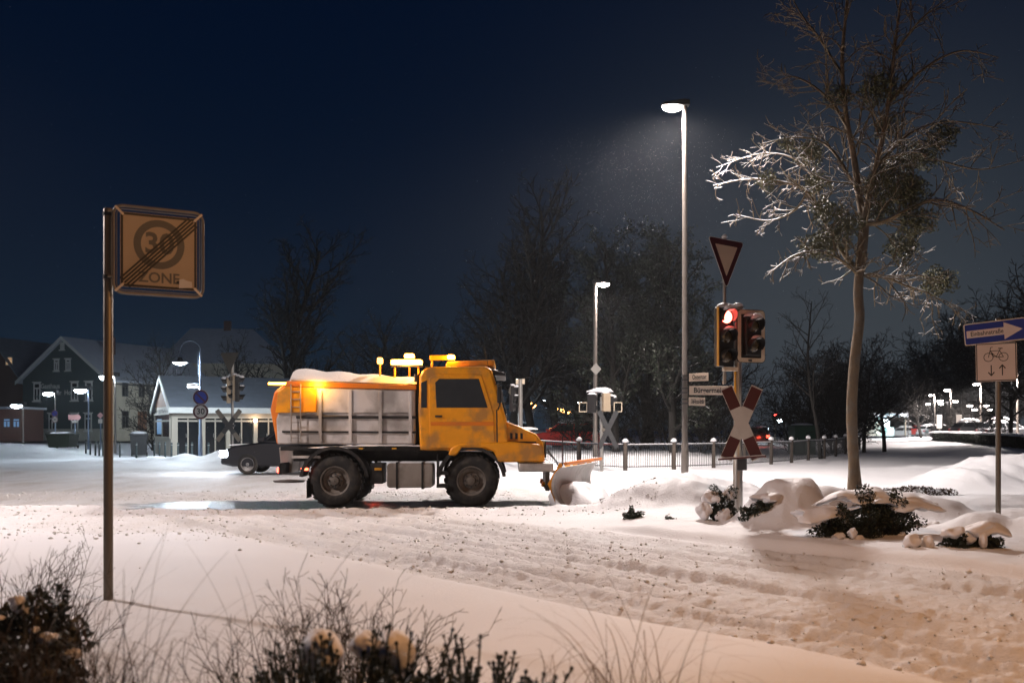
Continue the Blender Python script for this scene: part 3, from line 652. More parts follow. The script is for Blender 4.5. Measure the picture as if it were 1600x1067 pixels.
for i, (px, py, dy, r) in enumerate(((1265, 238, .9, .36), (1200, 283, 2.2, .28), (1275, 285, .6, .3), (1290, 330, -.2, .34), (1325, 350, -.3, .3), (1305, 372, 0, .36), (1278, 385, -.3, .38), (1398, 290, -.2, .62), (1425, 305, -.6, .42), (1432, 345, -.7, .40), (1372, 140, -.4, .42), (1310, 150, .2, .30), (1440, 240, .5, .45), (1475, 210, .2, .35), (1410, 385, .4, .42), (1465, 440, .9, .42), (1385, 195, .1, .30), (1372, 330, .2, .36), (1230, 225, 1.2, .2))):
    c = tp(px, py, dy); n = int(2300*(r/.5)**2)
    u = rng.normal(size=(n, 3)); u /= np.linalg.norm(u, axis=1, keepdims=True); rad = r*rng.uniform(.0, 1, n)**.42*(1+.18*np.sin(u[:, 0]*5+i)+.14*np.sin(u[:, 2]*7+2*i))
    C = np.array(c)[None]+u*rad[:, None]*np.array([[1.05, 1, .9]])
    me = quads_mesh('mistletoe', leaf_quads(C, .034, rng, .5)); link('mistletoe', me, MT['mistle'], mt)['kind'] = 'stuff'
# ================= FENCE WITH SNOW CAPPED POSTS =================
MT['fencewood'] = mat('weathered post', (.07, .055, .045), .8, 0, .3, 8, .4, 40)
fe = thing('railing_fence', 'dark mesh railing with snow capped posts curving from the red car to the mistletoe tree', 'fence', (0, 0, 0))
fp = [(px, Y) for px, Y in ((830, 37.5), (905, 35.5), (977, 34.0), (1053, 34.6), (1115, 36), (1163, 37.5), (1205, 39), (1237, 41), (1263, 43.5), (1288, 46.5), (1306, 50), (1321, 54), (1333, 59), (1343, 65))]
pp = [(PX(px, Y), Y) for px, Y in fp]
for i, (X, Y) in enumerate(pp):
    z = hz(X, Y); hgt = 1.02
    o = MB().lathe([(.075, 0), (.07, hgt-.03), (.055, hgt)], 10).build('post', MT['fencewood'], fe, smooth=True); o.location = (X, Y, z-.05)
    MB().blob((0, 0, 0), (.11, .11, .12), i, .08, 10, 7, True).build('snow_cap', MT['snow'], o, smooth=True).location = (0, 0, hgt)
for a, b in zip(pp[:-1], pp[1:]):
    za, zb = hz(*a), hz(*b)
    MB().tube([(a[0], a[1], za+.86), (b[0], b[1], zb+.86)], .025, 6).build('rail', MT['darkgrey'], fe, smooth=True)
    MB().tube([(a[0], a[1], za+.885), ((a[0]+b[0])/2, (a[1]+b[1])/2, (za+zb)/2+.89), (b[0], b[1], zb+.885)], .022, 6).build('rail_snow', MT['snow'], fe, smooth=True)
    m = MB(); n = 22
    for k in range(1, n):
        f = k/n; x = a[0]+(b[0]-a[0])*f; y = a[1]+(b[1]-a[1])*f; z = za+(zb-za)*f; m.tube([(x, y, z+.08), (x, y, z+.84)], .009, 4)
    m.tube([(a[0], a[1], za+.12), (b[0], b[1], zb+.12)], .015, 5)
    m.build('bar_panel', MT['darkgrey'], fe)
# ================= HEDGES =================
def hedge(name, label, pts, hgt, wid, seed, leafm, snowm=True, dens=900, size=.07):
    rng = np.random.default_rng(seed); t = thing(name, label, 'hedge', (0, 0, 0)); C = []
    for a, b in zip(pts[:-1], pts[1:]):
        L = math.dist(a, b); n = int(dens*L*hgt); f = rng.random(n); u = rng.random(n); s_ = rng.uniform(-.5, .5, n)*wid*(1-.25*u)
        dx, dy = (b[0]-a[0])/L, (b[1]-a[1])/L; x = a[0]+(b[0]-a[0])*f-dy*s_; y = a[1]+(b[1]-a[1])*f+dx*s_
        C.append(np.stack([x, y, height(x, y)+u*hgt*(1+.12*fbm(x*1.5, y*1.5, seed, 2))], 1))
    C = np.concatenate(C); link('foliage', quads_mesh('hedge_leaves', leaf_quads(C, size, rng)), MT[leafm], t)
    if snowm:
        m = MB()
        for a, b in zip(pts[:-1], pts[1:]):
            L = math.dist(a, b); n = max(2, int(L/.9))
            for k in range(n):
                f = (k+.5)/n; x = a[0]+(b[0]-a[0])*f; y = a[1]+(b[1]-a[1])*f; m.blob((x, y, hz(x, y)+hgt*.98), (.75, wid*.5, .13), k, .2, 10, 6, True)
        m.build('snow_cover', MT['snow'], t, smooth=True)
    return t
hedge('hedge', 'low clipped hedge lining the far side of the right hand road', [(PX(1462, 96), 96), (PX(1530, 74), 74), (PX(1600, 57), 57), (PX(1700, 45), 45)], .75, .9, 4, 'leafdark', True, 500, .09)
# ================= SIGNS =================
def rrect(w, h, r, n=5):
    p = []
    for cx, cy, a0 in ((w/2-r, h/2-r, 0), (-w/2+r, h/2-r, PI/2), (-w/2+r, -h/2+r, PI), (w/2-r, -h/2+r, 1.5*PI)):
        for i in range(n+1): a = a0+PI/2*i/n; p.append((cx+r*math.cos(a), cy+r*math.sin(a)))
    return p
def rpoly(pts, r, n=4):
    out = []; m = len(pts)
    for i in range(m):
        a, b, c = Vector(pts[i-1]), Vector(pts[i]), Vector(pts[(i+1) % m]); u = (a-b).normalized(); v = (c-b).normalized()
        ang = u.angle(v); d = r/math.tan(ang/2); p, q = b+u*d, b+v*d; cc = b+(u+v).normalized()*(r/math.sin(ang/2))
        for k in range(n+1):
            t = k/n; w_ = (p.lerp(q, t)-cc).normalized()*r+cc; out.append((w_.x, w_.y))
    return out
def plate(name, poly, m, parent, loc, yaw=0, roll=0, th=.004, label=None, y=0.0):
    o = MB().prism(poly, y, y+th).build(name, m, parent); o.location = loc; o.rotation_euler = (0, roll, yaw)
    if label: o['label'] = label
    return o
def lay(name, poly, m, parent, k):      # a printed layer lying proud of the plate
    return MB().prism(poly, -.0012*k, -.0012*k+.0008).build(name, MT[m], parent)
def circ(r, n=28, c=(0, 0)): return [(c[0]+r*math.cos(2*PI*i/n), c[1]+r*math.sin(2*PI*i/n)) for i in range(n)]
def ring(name, r0, r1, m, parent, k, c=(0, 0), n=36):
    b = MB(); y0, y1 = -.0012*k, -.0012*k+.0008; vs = []; fs = []
    for i in range(n):
        a = 2*PI*i/n
        for r, y in ((r0, y0), (r1, y0), (r1, y1), (r0, y1)): vs.append((c[0]+r*math.cos(a), y, c[1]+r*math.sin(a)))
    for i in range(n):
        j = (i+1) % n
        for q in range(4): fs.append((i*4+q, i*4+(q+1) % 4, j*4+(q+1) % 4, j*4+q))
    return b.add(vs, fs).build(name, MT[m], parent)
def rectring(name, w, h, t, m, parent, k):
    b = MB(); y0, y1 = -.0012*k, -.0012*k+.0008
    for a in ((-w/2, w/2, h/2-t, h/2), (-w/2, w/2, -h/2, -h/2+t), (-w/2, -w/2+t, -h/2+t, h/2-t), (w/2-t, w/2, -h/2+t, h/2-t)): b.box(a[0], a[1], y0, y1, a[2], a[3])
    return b.build(name, MT[m], parent)
def post(parent, r, z0, z1, m='galv', cap=True, n=14, name='post'):
    return MB().lathe([(r, z0), (r, z1-.01), (r*.8, z1)], n).build(name, MT[m], parent, smooth=True)
# --- end-of-zone sign at left
X0, Y0 = PX(169, 8.0), 8.0; zg = hz(X0, Y0)
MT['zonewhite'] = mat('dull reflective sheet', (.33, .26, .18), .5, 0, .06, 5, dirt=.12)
z = thing('zone_sign', 'square end of 30 zone sign crossed by black diagonals, on a steel post', 'traffic sign', (X0, Y0, zg))
post(z, .037, -.3, PZ(326, 8)-zg, 'galvdark')
MB().lathe([(.041, 0), (.041, .03)], 14).build('post_band', MT['darkgrey'], z, smooth=True).location = (0, 0, PZ(436, 8)-zg)
MB().lathe([(.041, 0), (.041, .03)], 14).build('post_band', MT['darkgrey'], z, smooth=True).location = (0, 0, PZ(338, 8)-zg)
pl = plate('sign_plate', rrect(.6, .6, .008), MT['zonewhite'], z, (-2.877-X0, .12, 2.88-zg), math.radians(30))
rectring('border', .592, .592, .018, 'ink', pl, 1)
ring('circle', .143, .200, 'greyink', pl, 1, (0, .06))
text('numerals', '30', .235, MT['greyink'], pl, (0, -.0015, .06), bold=.006, ex=.0004)
text('zone_lettering', 'ZONE', .118, MT['greyink'], pl, (.0, -.0015, -.215), bold=.002, ex=.0004, sx=1.0)
b = MB()
for i in range(5):
    o_ = (i-2)*.0235; w_ = .0075; L = .268; n_ = (.7071, -.7071)
    c0 = (-L+o_*n_[0]*1, -L+o_*n_[1]); c1 = (L+o_*n_[0], L+o_*n_[1])
    b.prism([(c0[0]+n_[0]*w_, c0[1]+n_[1]*w_), (c1[0]+n_[0]*w_, c1[1]+n_[1]*w_), (c1[0]-n_[0]*w_, c1[1]-n_[1]*w_), (c0[0]-n_[0]*w_, c0[1]-n_[1]*w_)], -.0032, -.0022)
b.build('diagonal_bars', MT['ink'], pl)
s_ = lay('sticker', [(.155, -.285), (.262, -.272), (.258, -.225), (.215, -.218), (.19, -.205), (.158, -.215)], 'white', pl, 3); s_['label'] = 'torn white sticker in the lower right corner'
lay('sticker', [(.135, -.25), (.158, -.25), (.158, -.225), (.135, -.225)], 'ink', pl, 3)
fr = [(x, -.004+.012, y) for x, y in rrect(.70, .70, .075, 6)]; fr.append(fr[0]); fr.append(fr[1])
fo = MB().tube(fr, .0125, 8).build('frame', MT['galvdark'], z, smooth=True); fo.location = pl.location; fo.rotation_euler = pl.rotation_euler
fr2 = [(x, .012, y) for x, y in rrect(.65, .65, .05, 6)]; fr2.append(fr2[0]); fr2.append(fr2[1])
MB().tube(fr2, .005, 6).build('inner_rim', MT['galvdark'], fo, smooth=True)
for sx_ in (-1, 1):
    for sz in (-1, 1):
        c = MB().box(-.045, .045, -.006, .004, -.009, .009).build('clamp', MT['cream'], fo, bevel=.003); c.location = (sx_*.308, -.004, sz*.308); c.rotation_euler = (0, -sx_*sz*PI/4, 0)
for h in (.30, -.22):
    MB().tube([(-.35, .012, h), (-.39, .02, h)], .012, 8).build('bracket', MT['galvdark'], fo)
# --- signal post with give way sign, crossbuck, two heads
XS, YS = PX(1153, 15.7), 15.7; zs = hz(XS, YS)-.02
MT['lens_off'] = mat('unlit signal lens', (.05, .035, .015), .25, 0, .3, 30, spec=.8)
MT['red_on'] = emi('lit red lens', (1.0, .10, .07), 16)
def signal_head(parent, loc, yaw, n=3, lit=None, board=False, trim='yellowtrim', sc=1.0, back=False, snow=True, name='signal_head', body='black'):
    h = .31*n; hd = MB().box(-.14, .14, 0, .15, 0, h).build(name, MT[body], parent, bevel=.02); hd.location = loc; hd.rotation_euler = (0, 0, yaw); hd.scale = (sc,)*3
    if trim: MB().box(-.156, -.143, -.02, .03, 0.0, h).build('side_trim', MT[trim], hd)
    if board:
        b = MB(); W, Hh = .52, h+.22; t_ = .055
        plate('backing_board', rrect(W, Hh, .07), MT['ink'], hd, (0, .075, h/2), th=.012)
        fr_ = rrect(W-.02, Hh-.02, .065); inn = rrect(W-.15, Hh-.15, .01); N_ = len(fr_); vs = [(x, .066, y+h/2) for x, y in fr_]+[(x, .066, y+h/2) for x, y in inn]
        MB().add(vs, [(i, (i+1) % N_, (i+1) % N_+N_, i+N_) for i in range(N_)]).build('board_border', MT['cream'], hd)
    for i in range(n):
        zc = h-.155-.31*i
        on = lit is not None and lit[0] == i
        ln = MB().lathe([(.10, 0), (.085, -.022), (.05, -.036), (.005, -.042)], 20, axis='y').build('lens', lit[1] if on else MT['lens_off'], hd, smooth=True); ln.location = (0, -.002, zc)
        b = MB(); m_ = 18; vs = []
        for r_ in (.112, .118):
            for k in range(m_+1):
                a = math.radians(-35)+math.radians(250)*k/m_; dep = -.20*(.35+.65*max(0, math.sin(a)*.5+.5))
                vs += [(r_*math.cos(a), 0, r_*math.sin(a)), (r_*math.cos(a), dep, r_*math.sin(a))]
        q = 2*(m_+1); fs = []
        for k in range(m_):
            fs += [(2*k, 2*k+1, 2*k+3, 2*k+2), (q+2*k, q+2*k+2, q+2*k+3, q+2*k+1), (2*k+1, q+2*k+1, q+2*k+3, 2*k+3)]
        b.add(vs, fs).build('visor', MT['black'], hd, smooth=True).location = (0, 0, zc)
        if snow and (i < 2 or n < 3):
            MB().blob((0, -.085, zc+.108), (.085, .10, .05 if i else .085), i+3, .16, 12, 8, True).build('snow_cap', MT['snow'], hd, smooth=True)
    if snow: MB().blob((0, .06, h), (.15, .10, .07), 2, .12, 12, 8, True).build('snow_cap', MT['snow'], hd, smooth=True)
    return hd
sg = thing('traffic_light', 'near traffic light with lit red lamp and a cream rimmed second head', 'traffic light', (XS, YS, zs))
MB().lathe([(.075, -.3), (.074, .95), (.066, .97), (.062, PZ(484, 15.7)-zs), (.085, PZ(484, 15.7)-zs+.02), (.085, PZ(479, 15.7)-zs)], 18).build('pole', MT['galv'], sg, smooth=True)
MB().blob((0, 0, PZ(479, 15.7)-zs), (.09, .09, .06), 5, .06, 12, 8, True).build('snow_cap', MT['snow'], sg, smooth=True)
zb_ = PZ(573, 15.7)-zs
h1 = signal_head(sg, (-.20, -.10, zb_), math.radians(19), lit=(0, MT['red_on'])); h1['label'] = 'head with the lit red lamp'
add_light(h1, (0, -.24, .31*3-.155), (1, .08, .05), .7, rad=.04)
signal_head(sg, (.235, -.06, PZ(556, 15.7)-zs), math.radians(20), n=2, board=True, trim=None)['label'] = 'two lamp head, both dark, on a cream rimmed black board'
for h in (zb_+.1, zb_+.8):
    MB().tube([(-.18, 0, h), (.22, 0, h)], .02, 8).build('bracket', MT['darkgrey'], sg)
MB().box(-.24, -.02, -.12, .06, zb_-.07, zb_-.01).build('head_mount', MT['cream'], sg, bevel=.01)
MB().box(-.075, -.045, -.085, -.06, PZ(640, 15.7)-zs, zb_-.08).build('cable_duct', MT['yellowtrim'], sg)
MB().box(-.03, .12, -.11, .09, PZ(734, 15.7)-zs, PZ(716, 15.7)-zs).build('junction_box', MT['darkgrey'], sg, bevel=.01)
gw = thing('give_way_sign', 'red rimmed triangular give way sign, point down, on a thin pole above the red light', 'traffic sign', (XS-.2, YS+.05, zs))
post(gw, .028, PZ(600, 15.7)-zs, PZ(370, 15.7)-zs)
MB().blob((0, 0, PZ(370, 15.7)-zs), (.045, .045, .05), 1, .1, 10, 6, True).build('snow_cap', MT['snow'], gw, smooth=True)
tri = lambda s: [(-.45*s, .26*s), (0, -.5196*s), (.45*s, .26*s)]
tz_ = (PZ(374, 15.7)-.26)-zs
tp_ = plate('sign_plate', rpoly(tri(1.0), .035), MT['white'], gw, (.02, -.045, tz_), math.radians(40), th=.004)
lay('red_rim', rpoly(tri(.965), .03), 'red', tp_, 1)
MT['yieldface'] = mat('aged sign face', (.56, .42, .30), .5, 0, .05, 6); lay('white_centre', rpoly(tri(.62), .008), 'yieldface', tp_, 2)
cb = thing('crossbuck_sign', 'white crossbuck with red tips over a red bar on the near signal post', 'level crossing sign', (PX(1162, 15.4), 15.52, zs))
def crossbuck(root, zc, k=1.0, front=True, dx=.235, dz=.59, w=.095, mw='white', mr='red'):
    for i, s in enumerate((1, -1)):
        d = Vector((s*dx, dz)).normalized(); n = Vector((-d.y, d.x)); Lh = math.hypot(dx, dz)
        def pt(a, bb): return (d.x*a+n.x*bb, d.y*a+n.y*bb)
        arm = plate('arm', [pt(-Lh, -w), pt(Lh, -w), pt(Lh, w), pt(-Lh, w)], MT[mw], root, (0, i*.012 if s == -1 else .02, zc)); arm.scale = (k, 1, k)
        arm.location.y = 0 if s == -1 else .014
        for e in (-1, 1):
            a0, a1 = e*(Lh-.02), e*(Lh-.36)
            lay('red_tip', [pt(a0, -w*.93), pt(a0, w*.93), pt(a1, w*.93), pt(a1, -w*.93)], mr, arm, 1)
crossbuck(cb, PZ(661, 15.4)-zs, dx=.245, dz=.56)
MB().tube([(-.37, -.015, PZ(718, 15.4)-zs), (.37, -.03, PZ(713, 15.4)-zs)], .016, 8).build('red_bar', MT['red'], cb, smooth=True)
MB().tube([(-.35, -.015, PZ(716.3, 15.4)-zs), (.35, -.03, PZ(711.3, 15.4)-zs)], .008, 6).build('snow_strip', MT['snow'], cb, smooth=True)
MB().box(-.05, -.02, .01, .11, PZ(668, 15.4)-zs, PZ(650, 15.4)-zs).build('bracket', MT['galv'], cb)
# --- one way sign and bicycle sign
XB, YB = PX(1560, 14.0), 14.0; zb = hz(XB, YB)
bs = thing('one_way_sign', 'blue one way arrow over a white bicycle sign on one post', 'traffic sign', (XB, YB, zb-.03)); zb -= .03
post(bs, .035, -.2, PZ(497, 14)-zb, 'galvdark')
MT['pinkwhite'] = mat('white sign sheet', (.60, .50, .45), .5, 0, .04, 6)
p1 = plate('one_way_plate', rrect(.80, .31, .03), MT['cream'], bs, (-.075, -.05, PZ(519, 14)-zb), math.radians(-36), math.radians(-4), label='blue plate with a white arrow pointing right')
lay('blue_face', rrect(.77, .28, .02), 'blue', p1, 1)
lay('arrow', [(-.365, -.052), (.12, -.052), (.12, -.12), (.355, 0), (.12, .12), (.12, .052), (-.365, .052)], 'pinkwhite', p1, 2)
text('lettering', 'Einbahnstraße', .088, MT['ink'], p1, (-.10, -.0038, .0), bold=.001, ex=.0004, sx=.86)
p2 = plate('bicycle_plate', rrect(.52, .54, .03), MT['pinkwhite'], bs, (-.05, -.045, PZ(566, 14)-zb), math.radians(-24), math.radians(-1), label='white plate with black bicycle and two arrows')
rectring('border', .505, .525, .012, 'ink', p2, 1)
b = MB()
def stroke(b, pts, w_, k=2):
    for a, c in zip(pts[:-1], pts[1:]):
        a = Vector(a); c = Vector(c); d = (c-a).normalized(); n = Vector((-d.y, d.x))*w_; e = d*w_*.6
        b.prism([tuple(a-e+n), tuple(a-e-n), tuple(c+e-n), tuple(c+e+n)], -.0012*k-.0001*len(b.f) % .0007, -.0012*k+.0008)
for cx in (-.098, .092):
    cp = [(cx+.058*math.cos(a), .07+.058*math.sin(a)) for a in np.linspace(0, 2*PI, 25)]; stroke(b, cp, .0045)
stroke(b, [(-.098, .07), (-.075, .165), (-.03, .075), (.0, .085)], .0045); stroke(b, [(-.07, .155), (.045, .16)], .0045); stroke(b, [(-.075, .165), (-.07, .205), (-.045, .21)], .0045); stroke(b, [(0.0, .07), (.055, .185)], .0045)
stroke(b, [(.045, .16), (.092, .07), (-.0, .07)], .0045); stroke(b, [(.03, .19), (.08, .19)], .006); stroke(b, [(-.07, .15), (-.0, .07)], .0045)
b.build('bicycle_symbol', MT['ink'], p2)
b = MB()
for cx, s in ((-.065, -1), (.075, 1)):
    stroke(b, [(cx, -.115-.07), (cx, -.115+.07)], .007); stroke(b, [(cx-.036, -.115+s*.028), (cx, -.115+s*.072), (cx+.036, -.115+s*.028)], .0075)
b.build('arrow_symbols', MT['ink'], p2)
# --- street name plates on the tall lamp
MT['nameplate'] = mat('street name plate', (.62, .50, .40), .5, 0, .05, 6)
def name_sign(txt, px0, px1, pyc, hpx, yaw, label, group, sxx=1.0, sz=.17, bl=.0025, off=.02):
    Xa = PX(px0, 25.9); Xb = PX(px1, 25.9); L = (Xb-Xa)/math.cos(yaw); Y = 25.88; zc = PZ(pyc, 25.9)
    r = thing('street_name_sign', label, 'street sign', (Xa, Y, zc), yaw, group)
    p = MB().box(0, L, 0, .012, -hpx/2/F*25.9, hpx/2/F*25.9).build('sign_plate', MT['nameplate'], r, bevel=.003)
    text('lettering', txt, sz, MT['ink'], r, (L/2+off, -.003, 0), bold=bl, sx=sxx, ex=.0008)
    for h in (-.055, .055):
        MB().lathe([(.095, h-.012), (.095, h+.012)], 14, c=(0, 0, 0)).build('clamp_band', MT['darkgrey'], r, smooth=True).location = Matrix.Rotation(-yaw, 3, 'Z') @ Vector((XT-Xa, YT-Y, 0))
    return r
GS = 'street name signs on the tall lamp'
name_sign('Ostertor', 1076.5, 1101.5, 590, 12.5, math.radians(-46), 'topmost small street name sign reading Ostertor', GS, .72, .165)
name_sign('Bürgermeister-', 1077, 1152, 610, 14, math.radians(6), 'long middle street name sign reading Bürgermeister, its end behind the crossbuck', GS, .92, .19, .004)
name_sign('Dall-Rozzo-Straße', 1076.5, 1107.5, 627, 13, math.radians(44), 'lowest street name sign ending in Straße', GS, .46, .165)
# --- lozenge plate at the mid lamp
XM = PX(930, 41)
lz = thing('square_sign', 'grey back of a diamond shaped sign on the mid street lamp pole', 'traffic sign', (XM+.02, 40.87, PZ(577, 41)))
plate('sign_plate', rpoly([(-.22, 0), (0, .26), (.22, 0), (0, -.26)], .03), MT['galv'], lz, (0, 0, 0)); MB().box(-.1, .1, .004, .03, -.02, .02).build('bracket', MT['darkgrey'], lz)
# --- traffic light seen from behind beside the mid lamp
def far_signal(px, Y, base_y, top_y, label, heads, cbz=None, cbx=.0, r=.06, cbm='darkgrey', gwz=None, polem='galv'):
    X = PX(px, Y); zg = PZ(base_y, Y); t = thing('traffic_light', label, 'traffic light', (X, Y, zg))
    post(t, r, -.4, PZ(top_y, Y)-zg, polem, name='pole')
    for (dx, py, yaw, n, tr, body) in heads:
        signal_head(t, (dx, 0, PZ(py, Y)-zg), math.radians(yaw), n=n, trim=tr, body=body)
    return t, X, zg
MT['headback'] = mat('signal housing back', (.30, .24, .17), .55, 0, .15, 6)
t2, X2, zg2 = far_signal(940, 33.5, 738, 620, 'snow topped traffic light seen from behind beside the mid street lamp', [(-.30, 645, 150, 2, None, 'black'), (.12, 643, 205, 2, None, 'headback')])
for dx in (-.62, .55):
    b = MB(); 
    for a in ((-.14, .14, .14, .165), (-.14, .14, -.165, -.14), (-.14, -.115, -.14, .14), (.115, .14, -.14, .14)): b.box(a[0], a[1], 0, .02, a[2], a[3])
    b.build('board_rim', MT['cream'], t2).location = (dx, -.02, PZ(636, 33.5)-zg2)
MB().blob((.0, 0, PZ(612, 33.5)-zg2), (.42, .16, .14), 4, .2, 16, 8, True).build('snow_cap', MT['snow'], t2, smooth=True)
signal_head(t2, (.35, .1, PZ(633, 33.5)-zg2), math.radians(120), n=1, trim=None, lit=(0, emi('dim red lens', (.7, .02, .02), 1.2)))
c2 = thing('crossbuck_sign', 'grey backed crossbuck beside the mid street lamp', 'level crossing sign', (PX(950, 33.4), 33.4, zg2)); crossbuck(c2, PZ(671, 33.4)-zg2, 1.0, dx=.30, dz=.62, w=.08, mw='darkgrey', mr='darkgrey')
MB().box(-.3, .35, .02, .05, PZ(694, 33.4)-zg2-.02, PZ(694, 33.4)-zg2+.02).build('red_bar', MT['red'], c2)
MB().box(-.2, .0, .02, .08, PZ(671, 33.4)-zg2-.05, PZ(671, 33.4)-zg2+.05).build('bracket', MT['galvdark'], c2)
t3, X3, zg3 = far_signal(813, 36, 745, 592, 'dark traffic light just past the truck cab with a lamp glowing above it', [(-.22, 643, 70, 3, None, 'black')], r=.085)
MB().box(-.16, .16, -.05, .1, PZ(600, 36)-zg3, PZ(592, 36)-zg3).build('mount', MT['cream'], t3)
plate('side_plate', rrect(.5, .35, .05), MT['galvdark'], t3, (-.28, 0, PZ(612, 36)-zg3), math.radians(60), math.radians(30))
t4, X4, zg4 = far_signal(363, 36, 736, 560, 'traffic light in front of the kiosk with yellowish sides and snowy hoods', [(-.22, 630, -70, 3, None, 'headback'), (.02, 626, -85, 3, None, 'headback'), (.26, 628, 100, 3, None, 'black')], r=.05)
g4 = thing('give_way_sign', 'dark back of a give way sign above the kiosk traffic light', 'traffic sign', (X4-.02, 35.9, zg4)); post(g4, .025, PZ(600, 36)-zg4, PZ(552, 36)-zg4, 'galvdark'); plate('sign_plate', rpoly(tri(.95), .03), MT['galvdark'], g4, (-.05, -.03, PZ(562, 36)-zg4), math.radians(-25))
c4 = thing('crossbuck_sign', 'dark crossbuck below the traffic light in front of the kiosk', 'level crossing sign', (X4-.1, 35.85, zg4)); crossbuck(c4, PZ(665, 36)-zg4, 1.0, dx=.42, dz=.56, w=.085, mw='darkgrey', mr='galvdark')
MB().box(0, .2, .02, .1, PZ(665, 36)-zg4-.05, PZ(665, 36)-zg4+.05).build('bracket', MT['darkgrey'], c4)
# --- round signs by the kiosk
def round_sign(px, Y, py1, py2, r, label, h0=None, txt=True, m='bluepole', group=None):
    X = PX(px, Y); zg = hz(X, Y); t = thing('round_signs', label, 'traffic sign', (X, Y, zg), 0, group); t.name = 'no_parking_sign'
    post(t, .04, -.2, PZ(py1, Y)-zg+r*.6, m)
    a = plate('no_parking_plate', circ(r), MT['red'], t, (0, -.06, PZ(py1, Y)-zg), label='round blue no parking plate with red rim and slash')
    lay('blue_face', circ(r*.74), 'blue', a, 2)
    q = r*.74*.7071; w_ = r*.1; lay('slash', [(-q-w_*.7, q-w_*.7), (-q+w_*.7, q+w_*.7), (q+w_*.7, -q+w_*.7), (q-w_*.7, -q-w_*.7)], 'red', a, 4)
    ring('rim', r*.96, r, 'white', a, 3)
    c = plate('speed_limit_plate', circ(r), MT['red'], t, (0, -.06, PZ(py2, Y)-zg), label='round white 30 plate with red rim')
    lay('white_face', circ(r*.74), 'white', c, 2); ring('rim', r*.96, r, 'white', c, 3)
    text('numerals', '30', r*1.05, MT['ink'], c, (0, -.006, 0), bold=.006, ex=.001)
    return t
round_sign(314, 43.3, 621, 643, .345, 'blue no parking sign over a 30 sign in front of the kiosk')
round_sign(86, 68, 646, 655.5, .23, 'small no parking and 30 signs before the dark gabled house')
def small_sign(px, Y, parts_, label, name='direction_sign', cat='traffic sign'):
    X = PX(px, Y); zg = hz(X, Y); t = thing(name, label, cat, (X, Y, zg)); post(t, .035, -.2, PZ(parts_[0][0], Y)-zg, 'bluepole')
    for py, poly, m_ in parts_: plate('sign_plate', poly, MT[m_], t, (0, -.05, PZ(py, Y)-zg))
    return t
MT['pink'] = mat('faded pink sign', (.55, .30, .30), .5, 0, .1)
ds = small_sign(117, 66, [(652, rpoly([(-.42, -.17), (.30, -.17), (.42, 0), (.30, .17), (-.42, .17)], .02), 'pink'), (659, rrect(.42, .14, .02), 'white')], 'pinkish arrow shaped direction sign before the dark gabled house')
small_sign(157, 62, [(649, rpoly([(-.2, 0), (0, .2), (.2, 0), (0, -.2)], .02), 'pink'), (658, rrect(.26, .26, .02), 'white')], 'small diamond sign over a white plate left of the zone sign post', 'priority_sign')
# ================= LEFT: BUILDINGS =================
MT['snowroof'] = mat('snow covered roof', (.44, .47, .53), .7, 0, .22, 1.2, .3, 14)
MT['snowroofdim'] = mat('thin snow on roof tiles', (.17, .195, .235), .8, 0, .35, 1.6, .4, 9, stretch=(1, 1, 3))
MT['slate'] = mat('dark slate cladding', (.026, .052, .054), .7, 0, .3, 3, .5, 14, stretch=(.5, .5, 4))
MT['plinth'] = mat('pale plinth', (.34, .33, .28), .8, 0, .2, 2)
MT['render'] = mat('cream render', (.50, .45, .35), .85, 0, .14, 1.5, .2, 30, dirt=.15)
MT['whitewood'] = mat('white painted wood', (.55, .55, .52), .6, 0, .08, 4)
MT['brownwood'] = mat('brown wood boards', (.22, .10, .05), .7, 0, .3, 3, .3, 20, stretch=(6, 6, .4))
MT['brick'] = mat('dark brick', (.09, .04, .03), .8, 0, .3, 6, .4, 20)
MT['kiosk'] = mat('off white panel', (.36, .32, .26), .6, 0, .1, 3)
MT['bluelit'] = emi('blue lit window', (.06, .35, .8), .35)
MT['warmlit'] = emi('warm lit window', (1, .6, .3), .5)
def window(parent, x, z, w_, h, y=0, fr=.07, mw='whitewood', mg='glass', cross=True, lintel=True, name='window'):
    f = MB(); t = fr
    f.box(-w_/2, w_/2, -.05, .02, h-t, h).box(-w_/2, w_/2, -.05, .02, 0, t).box(-w_/2, -w_/2+t, -.05, .02, t, h-t).box(w_/2-t, w_/2, -.05, .02, t, h-t)
    if cross: f.box(-t/2, t/2, -.045, .015, t, h*.66).box(-w_/2+t, w_/2-t, -.045, .015, h*.66, h*.66+t)
    o = f.build(name, MT[mw], parent); o.location = (x, y, z)
    MB().box(-w_/2+t*.6, w_/2-t*.6, -.012, -.004, t*.6, h-t*.6).build('pane', MT[mg], o)
    if lintel:
        MB().box(-w_/2-.1, w_/2+.1, -.12, .0, h+.003, h+.09).build('lintel', MT[mw], o); MB().box(-w_/2-.08, w_/2+.08, -.14, .0, -.09, -.003).build('sill', MT[mw], o)
    return o
